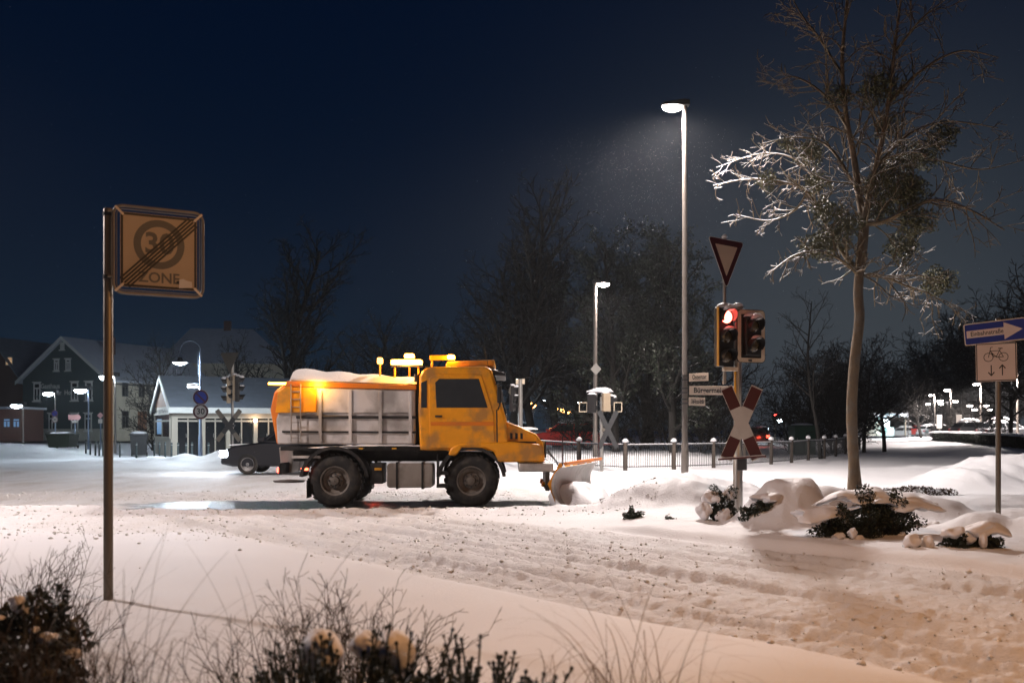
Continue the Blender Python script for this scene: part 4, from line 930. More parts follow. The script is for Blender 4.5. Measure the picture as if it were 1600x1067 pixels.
def gable_house(t, W, L, eave, ridge, mwall, mroof, ov=.45, mgable=None, fascia='whitewood'):
    # gable wall along x at y=0 (0..W), body runs back to y=L, ridge along y
    MB().box(0, W, 0, L, 0, eave).build('wall', MT[mwall], t)
    MB().prism([(0, eave+.002), (W, eave+.002), (W/2, ridge)], 0, L).build('gable', MT[mgable or mwall], t)
    r = MB(); th = .18; dx = W/2+ov; k = (ridge-eave)/(W/2); ez = eave-ov*k
    for s in (-1, 1):
        a = (W/2+s*dx, ez); r.prism([(W/2, ridge+.02), a, (a[0], a[1]+th), (W/2, ridge+th+.02)], -ov, L+ov)
    ro = r.build('roof', MT[mroof], t)
    if fascia:
        f = MB()
        for s in (-1, 1):
            a = (W/2+s*dx, ez); f.prism([(W/2, ridge-.10), (a[0], a[1]-.12), (a[0], a[1]+th+.02), (W/2, ridge+th+.04)], -ov-.06, -ov-.004)
        f.build('bargeboard', MT[fascia], ro)
    return ro
# dark gabled house; long cream side runs back to the right
Cx, Cy = -36.5, 90.0; th = math.radians(-20)
Wd = 10.0; lx = Cx-Wd*math.cos(th); ly = Cy-Wd*math.sin(th)
zg = 0.2
hs = thing('gabled_house', 'dark slate clad gabled house with white windows and a cream side wing', 'house', (lx, ly, zg), th)
ev, rg = PZ(592, 91)-zg, PZ(530, 92)-zg
ro = gable_house(hs, Wd, 15, ev, rg, 'slate', 'snowroof')
MB().box(-.03, Wd+.03, -.035, .3, 0, 1.15).build('plinth', MT['plinth'], hs)
MB().box(Wd+.004, Wd+.03, .25, 15.0, 0, ev-.1).build('side_wall', MT['render'], hs, label='cream rendered long side wall')
MB().box(Wd*.62, Wd*.62+.7, 3.6, 4.4, rg-2.2, rg+.45).build('chimney', MT['brick'], ro)
def gx(px): return (px-35)/(168-35)*Wd
for px, py, wp, hp in ((98, 546, 8, 10), (89, 579, 10, 18), (107, 579, 10, 18), (58, 626, 14, 29), (117, 626, 14, 29), (139, 626, 14, 29), (58, 673, 14, 27), (82, 673, 14, 27), (117, 673, 14, 27), (138, 673, 14, 27)):
    window(hs, gx(px), PZ(py, 91.5)-zg, wp/17, hp/17, y=-.005, fr=.13)
MB().box(.0, Wd, -.05, -.004, 4.05, 4.22).build('cornice', MT['slate'], hs)
text('house_lettering', 'Gasthaus', .62, MT['whitewood'], hs, (gx(79), -.03, PZ(603, 91.5)-zg), bold=.01)
text('house_lettering', 'Deutscher  Hof', .6, MT['whitewood'], hs, (gx(88), -.03, PZ(613.5, 91.5)-zg), bold=.01)
for d, z0_, w_, h in ((2.1, 4.1, .8, 1.35), (4.3, 4.1, .8, 1.35), (6.4, 4.1, .8, 1.35), (8.6, 4.1, .8, 1.35), (2.1, 1.2, .85, 1.6), (6.8, 1.2, .85, 1.6)):
    o = window(hs, 0, z0_, w_, h, fr=.07, mw='greyink', lintel=False); o.location = (Wd+.035, d, z0_); o.rotation_euler = (0, 0, PI/2)
dr = MB().box(-.6, .6, -.04, .02, 0, 2.4).build('door', MT['brownwood'], hs); dr.location = (Wd+.035, 4.4, .35); dr.rotation_euler = (0, 0, PI/2); MB().box(.4, .46, -.09, -.04, 1.0, 1.2).build('handle', MT['galv'], dr)
tx_ = text('house_lettering', 'Deutscher Hof', .55, MT['greyink'], hs, (Wd+.04, 4.3, 3.35), rot=(PI/2, 0, PI/2), sx=1.3)
MB().tube([(Wd+.45, -.4, ev-.5), (Wd+.45, 15.2, ev-.5)], .07, 8).build('gutter', MT['darkgrey'], ro)
# kiosk
KX, KY = -17.1, 50.0; kt = math.radians(27); kz = hz(-16, 51)
ko = thing('kiosk', 'low white kiosk with glazed doors, brown gable and snowy pitched roof', 'kiosk', (KX, KY, kz), kt)
KL, KD = 11.0, 6.0; ke = PZ(634, 50)-kz; kr = PZ(592, 53)-kz
MB().box(0, KL, .35, KD, 0, ke-.02).build('wall', MT['glass'], ko, label='dark glazed wall behind the white posts')
MB().box(-.02, KL+.02, -.02, KD, ke-.62, ke).build('fascia_panel', MT['kiosk'], ko)
k = (kr-ke)/(KD/2); ov = .5; r_ = MB()
for s, y0_ in ((-1, 0), (1, KD)):
    ye = y0_+s*ov; ze = ke-ov*k
    prof = [(KD/2, kr), (ye, ze), (ye, ze+.16), (KD/2, kr+.16)]
    n_ = 4; vs = [(-.16, p[0], p[1]) for p in prof]+[(KL+.5, p[0], p[1]) for p in prof]
    r_.add(vs, [(0, 1, 2, 3), (7, 6, 5, 4)]+[(i, i+4, (i+1) % 4+4, (i+1) % 4) for i in range(4)])
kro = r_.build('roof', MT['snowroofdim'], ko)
f = MB()
for s, y0_ in ((-1, 0), (1, KD)):
    ye = y0_+s*ov; ze = ke-ov*k; prof = [(KD/2, kr-.13), (ye, ze-.13), (ye, ze+.19), (KD/2, kr+.19)]
    vs = [(-.22, p[0], p[1]) for p in prof]+[(-.165, p[0], p[1]) for p in prof]
    f.add(vs, [(0, 1, 2, 3), (7, 6, 5, 4)]+[(i, i+4, (i+1) % 4+4, (i+1) % 4) for i in range(4)])
f.build('bargeboard', MT['whitewood'], kro)
MB().box(-.2, KL+.5, -ov-.05, -ov-.004, ke-ov*k-.12, ke-ov*k+.17).build('gutter', MT['whitewood'], kro)
vs = [(-.04, 0, ke+.003), (-.04, KD, ke+.003), (-.04, KD/2, kr-.05), (.05, 0, ke+.003), (.05, KD, ke+.003), (.05, KD/2, kr-.05)]
MB().add(vs, [(0, 1, 2), (5, 4, 3), (0, 3, 4, 1), (1, 4, 5, 2), (2, 5, 3, 0)]).build('gable', MT['brownwood'], ko)
for i, x in enumerate((0.0, 1.35, 2.7, 4.1, 5.5, 6.9, 8.3, 9.7, 10.8)):
    w_ = .30 if i in (0, 1) else .2
    MB().box(x, x+w_, .0, .33, 0, ke-.625).build('post', MT['kiosk'], ko)
for i, x in enumerate((.3, 1.65, 2.9, 4.3, 5.7, 7.1, 8.5, 9.9)):
    wd = 1.03 if i < 1 else (1.03 if i == 1 else 1.18)
    if i == 7: wd = .88
    o = MB().box(0, wd, .1, .16, 2.0-.25, 2.0-.17).box(wd/2-.03, wd/2+.03, .1, .16, 0, ke-.63).build('glazed_door', MT['kiosk'], ko); o.location = (x, 0, 0)
    MB().box(.02, wd-.02, .17, .19, .05, ke-.66).build('pane', MT['glass'], o)
    MB().tube([(wd/2-.09, .07, .95), (wd/2-.09, .07, 1.15)], .015, 6).build('handle', MT['galv'], o)
# left end wall with lit window
MB().box(-.03, -.004, .0, KD, 0, .9).build('end_panel', MT['kiosk'], ko)
w5 = window(ko, 0, .9, KD-.3, 1.3, fr=.08, mw='kiosk', mg='glass', lintel=False); w5.location = (-.03, KD/2, .9); w5.rotation_euler = (0, 0, -PI/2)
MB().box(-1.9, -.2, -.03, -.02, .2, 1.0).build('lit_pane', MT['bluelit'], w5)
text('end_lettering', 'BISTRO', .5, MT['ink'], ko, (-.06, KD/2, ke-.33), rot=(PI/2, 0, -PI/2), sx=1.6)
text('front_lettering', 'restaurant', .16, MT['ink'], ko, (.95, -.03, ke-.3)); text('front_lettering', 'PIZZA', .22, MT['red'], ko, (4.3, -.03, ke-.3))
sconce = emi('kiosk sconce glow', (1, .68, .40), 22)
for i, x in enumerate((4.05, 5.4, 6.85, 9.2)):
    o = MB().lathe([(.03, 0), (.09, .05), (.09, .15), (.04, .18)], 10).build('wall_lamp', sconce, ko, smooth=True); o.location = (x+.1, -.12, 1.72); add_light(ko, (x+.1, -.35, 1.8), (1, .72, .48), 16)
# back house with snowy roof
bh = thing('back_house', 'big dim house with snow dusted hipped roof behind the kiosk', 'house', (PX(255, 112), 112, .3), math.radians(8))
bw = PX(440, 112)-PX(255, 112)
MB().box(0, bw, 0, 9, 0, PZ(566, 112)-.3).build('wall', MT['render'], bh)
e_ = PZ(566, 112)-.3; r2 = PZ(512, 116)-.3
MB().add([(-.6, -.6, e_-.1), (bw+.6, -.6, e_-.1), (bw+.6, 9.6, e_-.1), (-.6, 9.6, e_-.1), (2.2, 4.5, r2), (bw-4, 4.5, r2)], [(0, 3, 2, 1), (0, 1, 5, 4), (1, 2, 5), (2, 3, 4, 5), (3, 0, 4)]).build('roof', MT['snowroof'], bh)
for x in (1.5, 4, 6.5, 8.9, 11):
    if x < bw-1:
        for zz in (3.2, 5.6): window(bh, x, zz, .8, 1.3, y=-.005, fr=.08, mw='greyink', lintel=False)
MB().box(bw*.45, bw*.45+.8, 4.2, 5, r2-.6, r2+.9).build('chimney', MT['brick'], bh)
# far left house and low shed
fh = thing('corner_house', 'dark house at the left edge with one small lit window', 'house', (PX(-62, 98), 98, .3), math.radians(-12))
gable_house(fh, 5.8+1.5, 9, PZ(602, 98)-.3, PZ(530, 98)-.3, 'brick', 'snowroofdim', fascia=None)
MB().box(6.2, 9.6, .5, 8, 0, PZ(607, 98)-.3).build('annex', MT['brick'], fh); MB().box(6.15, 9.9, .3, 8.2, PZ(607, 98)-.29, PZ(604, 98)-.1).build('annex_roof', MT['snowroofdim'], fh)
window(fh, 5.5, PZ(572, 98)-.3, .8, .8, y=-.005, mg='warmlit', lintel=False)
sh = thing('low_shed', 'low reddish brown shed with two blue lit windows at the left edge', 'shed', (PX(-30, 84), 84, .25), 0)
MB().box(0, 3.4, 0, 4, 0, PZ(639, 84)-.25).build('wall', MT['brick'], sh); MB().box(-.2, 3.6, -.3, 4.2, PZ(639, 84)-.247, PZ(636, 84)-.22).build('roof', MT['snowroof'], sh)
for x in (2.2, 3.0): window(sh, x, PZ(668, 84)-.25, .62, .78, y=-.005, mw='brick', mg='bluelit', lintel=False)
# bins
def bin_(X, Y, label, w_=.58, h=1.05, m='black', rz=.3):
    t = thing('wheelie_bin', label, 'bin', (X, Y, hz(X, Y)), rz)
    MB().add([(-w_*.42, -w_*.42, .08), (w_*.42, -w_*.42, .08), (w_*.42, w_*.42, .08), (-w_*.42, w_*.42, .08), (-w_/2, -w_/2, h*.9), (w_/2, -w_/2, h*.9), (w_/2, w_/2, h*.9), (-w_/2, w_/2, h*.9)], [(0, 3, 2, 1), (4, 5, 6, 7), (0, 1, 5, 4), (1, 2, 6, 5), (2, 3, 7, 6), (3, 0, 4, 7)]).build('bin_body', MT[m], t, bevel=.02)
    MB().box(-w_/2-.03, w_/2+.03, -w_/2-.03, w_/2+.03, h*.905, h).build('lid', MT[m], t, bevel=.02)
    for s in (-1, 1): MB().lathe([(.1, -.03), (.1, .03)], 12, axis='x').build('wheel', MT['rubber'], t).location = (s*w_*.45, w_*.45, .1)
    MB().blob((0, 0, h), (w_*.5, w_*.5, .12), 3, .12, 14, 7, True).build('snow_cap', MT['snow'], t, smooth=True)
    return t
bin_(PX(217, 50), 50, 'dark wheelie bin with snow on its lid left of the kiosk', .8, 1.15)
bin_(PX(98, 64), 64, 'wide green container with snow on its lid before the dark gabled house', 1.5, .95, 'leafdark', 0)
# bollards
MT['bollard'] = mat('dark bollard paint', (.02, .03, .032), .5, .2, .2)
b0 = None
BL = ((134, 54), (141, 52), (149, 51), (155, 50.5), (161, 50), (187, 49), (213, 47.5), (241, 49), (249, 48), (258, 47.5), (268, 47), (278, 46.5), (291, 46), (300, 45.5), (326, 45))
for i, (px, Y) in enumerate(BL):
    X = PX(px, Y); lb = ('bollard at the left end of the row', 'second bollard from the left end', 'third bollard from the left end', 'fourth bollard from the left end', 'fifth bollard, left of the zone sign post', 'bollard right of the zone sign post', 'bollard below the snow topped bin', 'bollard left of the kiosk, first of four', 'bollard left of the kiosk, second of four', 'bollard left of the kiosk, third of four', 'bollard left of the kiosk corner', 'bollard before the kiosk corner post', 'bollard before the first kiosk door', 'bollard just left of the round signs', 'bollard just right of the gooseneck lamp')[i]
    if b0 is None:
        b0 = thing('bollard', 'thin dark '+lb, 'bollard', (X, Y, hz(X, Y)), 0, 'thin dark bollards before the kiosk')
        MB().lathe([(.045, -.1), (.045, .72), (.035, .75)], 10).build('post', MT['bollard'], b0, smooth=True); MB().lathe([(.052, 0), (.052, .03)], 10).build('ring', MT['galv'], b0).location = (0, 0, .62)
    else: dup(b0, (X, Y, hz(X, Y)), 0, 'thin dark '+lb)
# ================= RIGHT BACKGROUND =================
gs = thing('utility_cabinet', 'green metal shed with snow on its low roof behind the railing', 'utility shed', (PX(1242, 54), 54, hz(PX(1242, 54), 54)), .1)
MT['green'] = mat('green paint', (.012, .06, .035), .5, .1, .2, 3)
gw_, gh = 34/F*54, 1.55
MB().box(0, gw_, 0, 1, 0, gh).build('cabinet_body', MT['green'], gs, bevel=.02)
for x in (0.05, gw_/2+.01): 
    d_ = MB().box(x, x+gw_/2-.06, -.03, -.003, .1, gh-.25).build('door', MT['green'], gs, bevel=.008); MB().box(x+.06, x+.09, -.06, -.03, gh*.5, gh*.5+.12).build('handle', MT['galv'], d_)
MB().box(-.06, gw_+.06, -.08, 1.08, gh+.003, gh+.05).build('cabinet_roof', MT['green'], gs); MB().blob((gw_/2, .5, gh+.05), (gw_*.53, .55, .10), 2, .04, 20, 6, True).build('snow_cap', MT['snow'], gs, smooth=True)
st = thing('service_station', 'low pale building with white lit sign box and cyan glow down the road', 'building', (PX(1352, 135), 135, .3))
MT['palewall'] = mat('pale wall', (.40, .38, .34), .8, 0, .1, 2)
sw = PX(1376, 135)-PX(1352, 135)
MB().box(0, sw, 0, 6, 0, 2.6).build('wall', MT['palewall'], st); MB().box(-.3, sw+3.6, -.6, 6.2, 2.603, 3.1).build('roof', MT['snowroof'], st)
window(st, .9, .8, .8, 1.2, mw='greyink', lintel=False)
MB().box(sw+.1, sw+1.15, -.3, 0, 1.25, 2.25).build('sign_box', emi('white sign box', (.85, .95, 1), 6), st, bevel=.1)
MB().box(sw+.1, sw+1.9, .1, .3, 0, 1.2).build('lit_front', emi('cyan lit front', (.05, .5, .55), .5), st)
MB().lathe([(.02, -.25), (.25, 0), (.02, .25)], 12).build('lit_globe', emi('cyan lamp', (.35, 1, .95), 14), st, smooth=True).location = (sw+.9, -.5, 1.1)
MB().box(sw+3.3, sw+3.5, 0, .2, 0, 2.6).build('canopy_post', MT['galvdark'], st)
add_light(st, (sw+.9, -1.2, 1.6), (.3, .9, 1), 220)
br = thing('road_bridge', 'dark bridge spanning the far end of the road', 'bridge', (PX(1335, 215), 215, 0))
bwid = PX(1500, 215)-PX(1335, 215)
MB().box(0, bwid, 0, 8, 4.2, 5.4).build('deck', MT['darkgrey'], br); MB().box(0, bwid, -.2, -.005, 5.4, 5.55).build('parapet_snow', MT['snowroof'], br)
for x in (.5, bwid*.45, bwid*.9): MB().box(x, x+1, 1, 7, -.5, 4.19).build('pier', MT['darkgrey'], br)
ga = thing('signal_gantry', 'dark steel gantry rising above the far bridge', 'gantry', (PX(1438, 212), 212, 0))
for x in (0, 1.2): MB().box(x, x+.25, 0, .25, 0, 11.2).build('leg', MT['darkgrey'], ga)
MB().box(-.2, 6, .02, .23, 11.2, 11.45).build('crossbeam', MT['darkgrey'], ga)
for i, zz in enumerate((3, 5, 7, 9)): MB().tube([(.12, .12, zz), (1.32, .12, zz+1.2)], .06, 5).build('brace', MT['darkgrey'], ga)
for px, Y, lb in ((1468, 92, 'left of two small lit notice boards behind the hedge'), (1499, 88, 'right of two small lit notice boards behind the hedge')):
    nb = thing('notice_board', lb, 'notice board', (PX(px, Y), Y, hz(PX(px, Y), Y)), 0, 'lit notice boards'); z_ = PZ(648, Y)-nb.location.z
    MB().box(-.25, .25, 0, .08, z_-1.25, z_).build('board', emi('notice glow', (.9, .72, .6), .55), nb, bevel=.1); MB().box(-.05, .05, .0, .08, -.1, z_-1.25).build('post', MT['galvdark'], nb)
sgf = thing('traffic_light', 'far red traffic light left of the small round white lamp', 'traffic light', (PX(1211, 95), 95, 0)); post(sgf, .06, -.1, PZ(650, 95), 'galvdark', name='pole'); signal_head(sgf, (0, -.1, PZ(658, 95)), 0, 3, (0, emi('far red lens', (1, .05, .04), 30)), trim=None, snow=False, sc=1.0).scale = (1.4, 1.4, .8)
# ================= CARS =================
def car_paint(name, col): return mat(name, col, .35, .1, .08, 2, spec=.6)
MT['truckrim'] = mat('salted wheel rim', (.20, .18, .16), .6, .3, .4, 6, dirt=.8)
MT['rim'] = mat('alloy rim', (.35, .35, .35), .4, .7, .1)
def wheel(parent, x, y, z, r, w_, name='wheel', rim='rim', tread=0, side=-1):
    ri = .56 if tread else .66
    o = MB().lathe([(r*ri, -w_*.46), (r*(ri+.06), -w_/2), (r*.90, -w_*.5), (r*.97, -w_*.42), (r, -w_*.34), (r, w_*.34), (r*.97, w_*.42), (r*.90, w_/2), (r*(ri+.06), w_/2), (r*ri, w_*.46)], 32, axis='y', caps=False).build('tyre', MT['rubber'], None, smooth=True)
    o.name = name; o.parent = parent; o.location = (x, y, z)
    pf = [(r*ri, -w_*.46), (r*(ri-.05), -w_*.44), (r*(ri-.09), -w_*.18), (r*.33, -w_*.12), (r*.30, -w_*.24), (r*.17, -w_*.28), (r*.15, -w_*.50), (.01, -w_*.52)]
    if side > 0: pf = [(q_, -h_) for q_, h_ in pf]
    rm = MB().lathe(pf, 28, axis='y', caps=False).build('rim', MT['truckrim' if tread else rim], o, smooth=True)
    nb = MB()
    for k in range(8):
        a = 2*PI*k/8; nb.box(r*.24*math.cos(a)-.014, r*.24*math.cos(a)+.014, side*w_*.29-.02, side*w_*.29+.02, r*.24*math.sin(a)-.014, r*.24*math.sin(a)+.014)
    nb.build('wheel_nuts', MT['darkgrey'], o)
    if tread:
        tb = MB()
        for k in range(tread):
            a = 2*PI*k/tread; c, s_ = math.cos(a), math.sin(a)
            for e in (-1, 1):
                y0_, y1_ = (e*w_*.04, e*w_*.46); y0_, y1_ = min(y0_, y1_), max(y0_, y1_); q = .032
                vs = []
                for rr_ in (r*.985, r*1.03):
                    for yy in (y0_, y1_):
                        for tt in (-q, q): tt2 = tt+e*.02*(1 if yy in (y0_,) else -1); vs.append((c*rr_-s_*tt2, yy, s_*rr_+c*tt2))
                tb.add(vs, [(0, 1, 3, 2), (4, 6, 7, 5), (0, 4, 5, 1), (2, 3, 7, 6), (0, 2, 6, 4), (1, 5, 7, 3)])
        tb.build('tread', MT['rubber'], o)
    return o
HEADL = emi('headlamp glow', (.88, .93, 1), 60); TAILL = emi('tail lamp glow', (1, .06, .03), 10); TAILOFF = mat('tail lamp', (.2, .01, .01), .3); HEADOFF = mat('headlamp glass', (.3, .3, .3), .15)
def car(X, Y, rz, label, paint, snow=.06, head=False, tail=False, van=False, group=None, name='parked_car', cat='car', zoff=0):
    t = thing(name, label, cat, (X, Y, hz(X, Y)+zoff), rz, group)
    side = [(-2.08, .30), (-2.14, .62), (-2.06, .92), (-1.7, .99), (.95, .97), (1.75, .86), (2.06, .68), (2.12, .32), (1.75, .24), (-1.8, .24)]
    bd = MB().prism(side, -.84, .84).build('body', paint, t, smooth=True, bevel=.07, seg=3)
    top = 1.46 if not van else 1.95
    xb0, xb1, xt0, xt1 = (-1.95, 1.02, -1.5, .30) if not van else (-2.05, 1.6, -2.0, .95)
    def cab(g, z0, z1, ins=0.0):
        f0 = (z0-.95)/(top-.95); f1 = (z1-.95)/(top-.95); lp = lambda a, b, f: a+(b-a)*f
        P = []
        for f, z in ((f0, z0), (f1, z1)):
            x0, x1, yw = lp(xb0, xt0, f), lp(xb1, xt1, f), lp(.79, .60, f)
            P += [(x0, -yw, z), (x1, -yw, z), (x1, yw, z), (x0, yw, z)]
        return P
    MB().add(cab(0, .95, top), [(0, 3, 2, 1), (4, 5, 6, 7), (0, 1, 5, 4), (1, 2, 6, 5), (2, 3, 7, 6), (3, 0, 4, 7)]).build('cabin', paint, t, smooth=True, bevel=.05, seg=2)
    q = cab(0, 1.02, top-.09); vv = [Vector(p) for p in q]
    faces = dict(side_window=((0, 1, 5, 4), (3, 2, 6, 7)), windscreen=((1, 2, 6, 5),), rear_window=((0, 3, 7, 4),))
    cen = Vector((sum(v.x for v in vv)/8, 0, 1.2))
    for nm, fl in faces.items():
        for f in fl:
            c = sum((vv[i] for i in f), Vector())/4; nrm = (vv[f[1]]-vv[f[0]]).cross(vv[f[2]]-vv[f[0]]).normalized()
            if nrm.dot(c-cen) < 0: nrm = -nrm
            if nm == 'side_window':
                for a, b_ in ((.06, .47), (.52, .93)):
                    A, B, C_, D = [vv[i] for i in f]; p = [A.lerp(B, a), A.lerp(B, b_), D.lerp(C_, b_), D.lerp(C_, a)]; o_ = nrm*.012
                    MB().add([x+o_ for x in p]+[x-o_ for x in p], [(0, 1, 2, 3), (7, 6, 5, 4)]+[(i, i+4, (i+1) % 4+4, (i+1) % 4) for i in range(4)]).build(nm, MT['glass'], t)
            else:
                p = [c+(vv[i]-c)*.88 for i in f]; o_ = nrm*.012
                MB().add([x+o_ for x in p]+[x-o_ for x in p], [(0, 1, 2, 3), (7, 6, 5, 4)]+[(i, i+4, (i+1) % 4+4, (i+1) % 4) for i in range(4)]).build(nm, MT['glass'], t)
    for x in (-1.32, 1.28):
        for s in (-1, 1): wheel(t, x, s*.76, .31, .31, .2, side=s)
    for s in (-1, 1):
        MB().box(1.88, 2.13, s*.70-.2, s*.70+.16, .52, .72).build('headlight', HEADL if head else HEADOFF, t, bevel=.03)
        MB().box(-2.14, -2.05, s*.68-.12, s*.68+.12, .66, .86).build('tail_light', TAILL if tail else TAILOFF, t, bevel=.02)
        MB().box(.75, .95, s*.90-.07, s*.90+.07, 1.0, 1.12).build('mirror', paint, t, bevel=.02)
    if snow:
        MB().blob(((xt0+xt1)/2, 0, top-.01), ((xt1-xt0)/2+.06, .62, snow*1.6), 3, .06, 20, 8, True).build('roof_snow', MT['snow'], t, smooth=True)
        MB().blob((1.5, 0, .88), (.55, .72, snow), 5, .08, 18, 8, True).build('bonnet_snow', MT['snow'], t, smooth=True)
    if head: add_light(t, (2.35, 0, .62), (.88, .93, 1), 260, 'SPOT', .1, 110, (PI/2-.12, 0, -PI/2), .8); add_light(t, (2.5, 0, .7), (.8, .88, 1), 40)
    if tail: add_light(t, (-2.4, 0, .75), (1, .08, .04), 40)
    return t
car(PX(462, 31), 31, PI, 'dark car with glaring headlights half hidden behind the truck', car_paint('night blue car paint', (.010, .012, .018)), .04, True, True, name='moving_car')
redp = car_paint('red car paint', (.75, .03, .02))
car(PX(880, 56), 56, PI, 'snow covered red car parked behind the railing', redp, .16)
car(PX(815, 61), 61, 0, 'snow covered dark teal car left of the red car', car_paint('teal car paint', (.012, .055, .075)), .10)
gp = car_paint('dark car paint', (.02, .022, .025)); sp = car_paint('silver car paint', (.3, .31, .33))
car(PX(1436, 138), 138, PI/2, 'car with bright red tail lights driving off down the far road', redp, .05, False, True, name='moving_car')
GP = 'snow covered cars parked beyond the hedge'
car(PX(1408, 140), 140, 2.6, 'white snow covered car left of the red tail lights', sp, .2, group=GP)
car(PX(1458, 135), 135, .3, 'pale snow covered car right of the red tail lights', sp, .2, group=GP)
car(PX(1475, 125), 125, 0, 'dark car beside the lit bare tree', gp, .1, group=GP)
car(PX(1524, 88), 88, .2, 'snow covered car left of the tall lamp behind the hedge', gp, .22, group=GP, zoff=.2)
car(PX(1574, 76), 76, .1, 'snow covered car at the right behind the leaning tree', sp, .24, group=GP, zoff=.2)
car(PX(1187, 78), 78, 1.3, 'car with a red tail light far behind the crossbuck', gp, .1, tail=True, name='moving_car')
# ================= THE SNOW PLOUGH TRUCK =================
TYt = 18.75; tz0 = -.06
def tx(px): return PX(px, TYt)
def tzz(py): return PZ(py, TYt)-tz0
tk = thing('snow_plough_truck', 'orange municipal truck with salt spreader, amber beacons and front plough', 'truck', (0, TYt, tz0))
MT['orange'] = mat('orange truck paint', (.86, .34, .008), .38, .05, .16, 4, .06, 30, spec=.5, dirt=.55)
MT['orangedk'] = mat('orange red spreader panel', (.75, .20, .012), .4, .05, .15, 3, dirt=.3)
MT['hopper'] = mat('pale grey hopper paint', (.62, .59, .57), .45, .1, .16, 2.5, dirt=.6)
MT['chassis'] = mat('black chassis paint', (.014, .014, .015), .55, .2, .4, 6, dirt=.2)
MT['tank'] = mat('brushed alloy tank', (.34, .31, .28), .45, .5, .2, 4, dirt=.5)
W2 = 2.25
def P_(*a): return [(tx(x), tzz(y)) for x, y in a]
# chassis
MB().box(tx(448), tx(838), .55, .75, tzz(722), tzz(704)).box(tx(448), tx(838), 1.5, 1.7, tzz(722), tzz(704)).box(tx(500), tx(515), .3, 1.95, tzz(752), tzz(742)).box(tx(735), tx(750), .3, 1.95, tzz(752), tzz(742)).build('chassis', MT['chassis'], tk, bevel=.01)
MB().box(tx(436), tx(655), .1, W2-.1, tzz(704), tzz(697)).build('deck', MT['chassis'], tk, bevel=.01)
rw, fw_, wr = tx(522), tx(736), .50
for x in (rw, fw_):
    for y_, s in ((.24, -1), (W2-.24, 1)): wheel(tk, x, y_, wr+.005, wr, .36, tread=26, side=s)
def arch(x, name='mudguard', r0=.60, r1=.66, a0=8, a1=172, y0_=-.02, y1_=.46):
    pts = [(x+r1*math.cos(a), wr+r1*math.sin(a)) for a in np.linspace(math.radians(a0), math.radians(a1), 14)]+[(x+r0*math.cos(a), wr+r0*math.sin(a)) for a in np.linspace(math.radians(a1), math.radians(a0), 14)]
    m_ = MB(); n = 28; vs = [(p[0], y0_, p[1]) for p in pts]+[(p[0], y1_, p[1]) for p in pts]
    fs = [(i, i+n, (i+1) % n+n, (i+1) % n) for i in range(n)]
    for i in range(13): fs += [(i, i+1, 26-i, 27-i), (n+i, n+27-i, n+26-i, n+i+1)]
    m_.add(vs, fs); return m_.build(name, MT['chassis'], tk, smooth=True)
for x in (rw, fw_): arch(x); arch(x, y0_=W2-.46, y1_=W2+.02)
# side boxes between the axles
tkb = MB().prism(rpoly(P_((604, 724), (604, 762), (676, 762), (676, 724)), .06), .02, .62).build('fuel_tank', MT['tank'], tk, smooth=True, bevel=.015)
for px in (620, 660): MB().box(tx(px)-.02, tx(px)+.02, .005, .64, tzz(764), tzz(722)).build('tank_strap', MT['chassis'], tkb)
MB().box(tx(578), tx(598), .05, .6, tzz(756), tzz(724)).build('battery_box', MT['chassis'], tk, bevel=.02)
st_ = MB().box(tx(682), tx(700), .0, .4, tzz(762), tzz(757)).box(tx(682), tx(700), .0, .4, tzz(742), tzz(737)).box(tx(682), tx(684), .05, .4, tzz(757), tzz(710)).build('step', MT['chassis'], tk)
MB().tube([(tx(650), .35, tzz(706)), (tx(650), .2, tzz(640)), (tx(650), .2, tzz(584))], .055, 12).build('exhaust', MT['chassis'], tk, smooth=True)
# cab shell
cabp = P_((656, 704), (653, 640), (655, 588), (661, 577), (674, 573), (758, 572), (768, 577), (790, 652), (796, 704))
cb_ = MB().prism(cabp, 0.0, W2).build('cab', MT['orange'], tk, smooth=True, bevel=.05, seg=3)
hoodp = P_((790, 722), (790, 658), (812, 666), (838, 678), (849, 692), (852, 722))
hd_ = MB().prism(hoodp, .12, W2-.12).build('bonnet', MT['orange'], tk, smooth=True, bevel=.05, seg=3)
MB().box(tx(852)+.002, tx(852)+.03, .35, W2-.35, tzz(716), tzz(690)).build('grille', MT['black'], hd_, bevel=.01)
fen = MB().prism(P_((700, 712), (704, 700), (716, 693), (800, 690), (843, 694), (850, 706), (850, 722), (778, 722), (772, 706), (758, 700), (722, 700), (712, 712)), -.03, .4).build('front_wing', MT['orange'], tk, smooth=True, bevel=.03)
MB().box(tx(810), tx(866), .0, W2, tzz(737), tzz(723.5)).build('bumper', MT['hopper'], tk, smooth=True, bevel=.03)
for y_ in (.2, W2-.42): MB().box(tx(866)+.002, tx(866)+.04, y_, y_+.22, tzz(734), tzz(726)).build('headlight', HEADL, tk, bevel=.02)
add_light(tk, (tx(875), W2/2, .75), (1, .95, .85), 60, 'SPOT', .1, 100, (PI/2-.15, 0, -PI/2), .8)
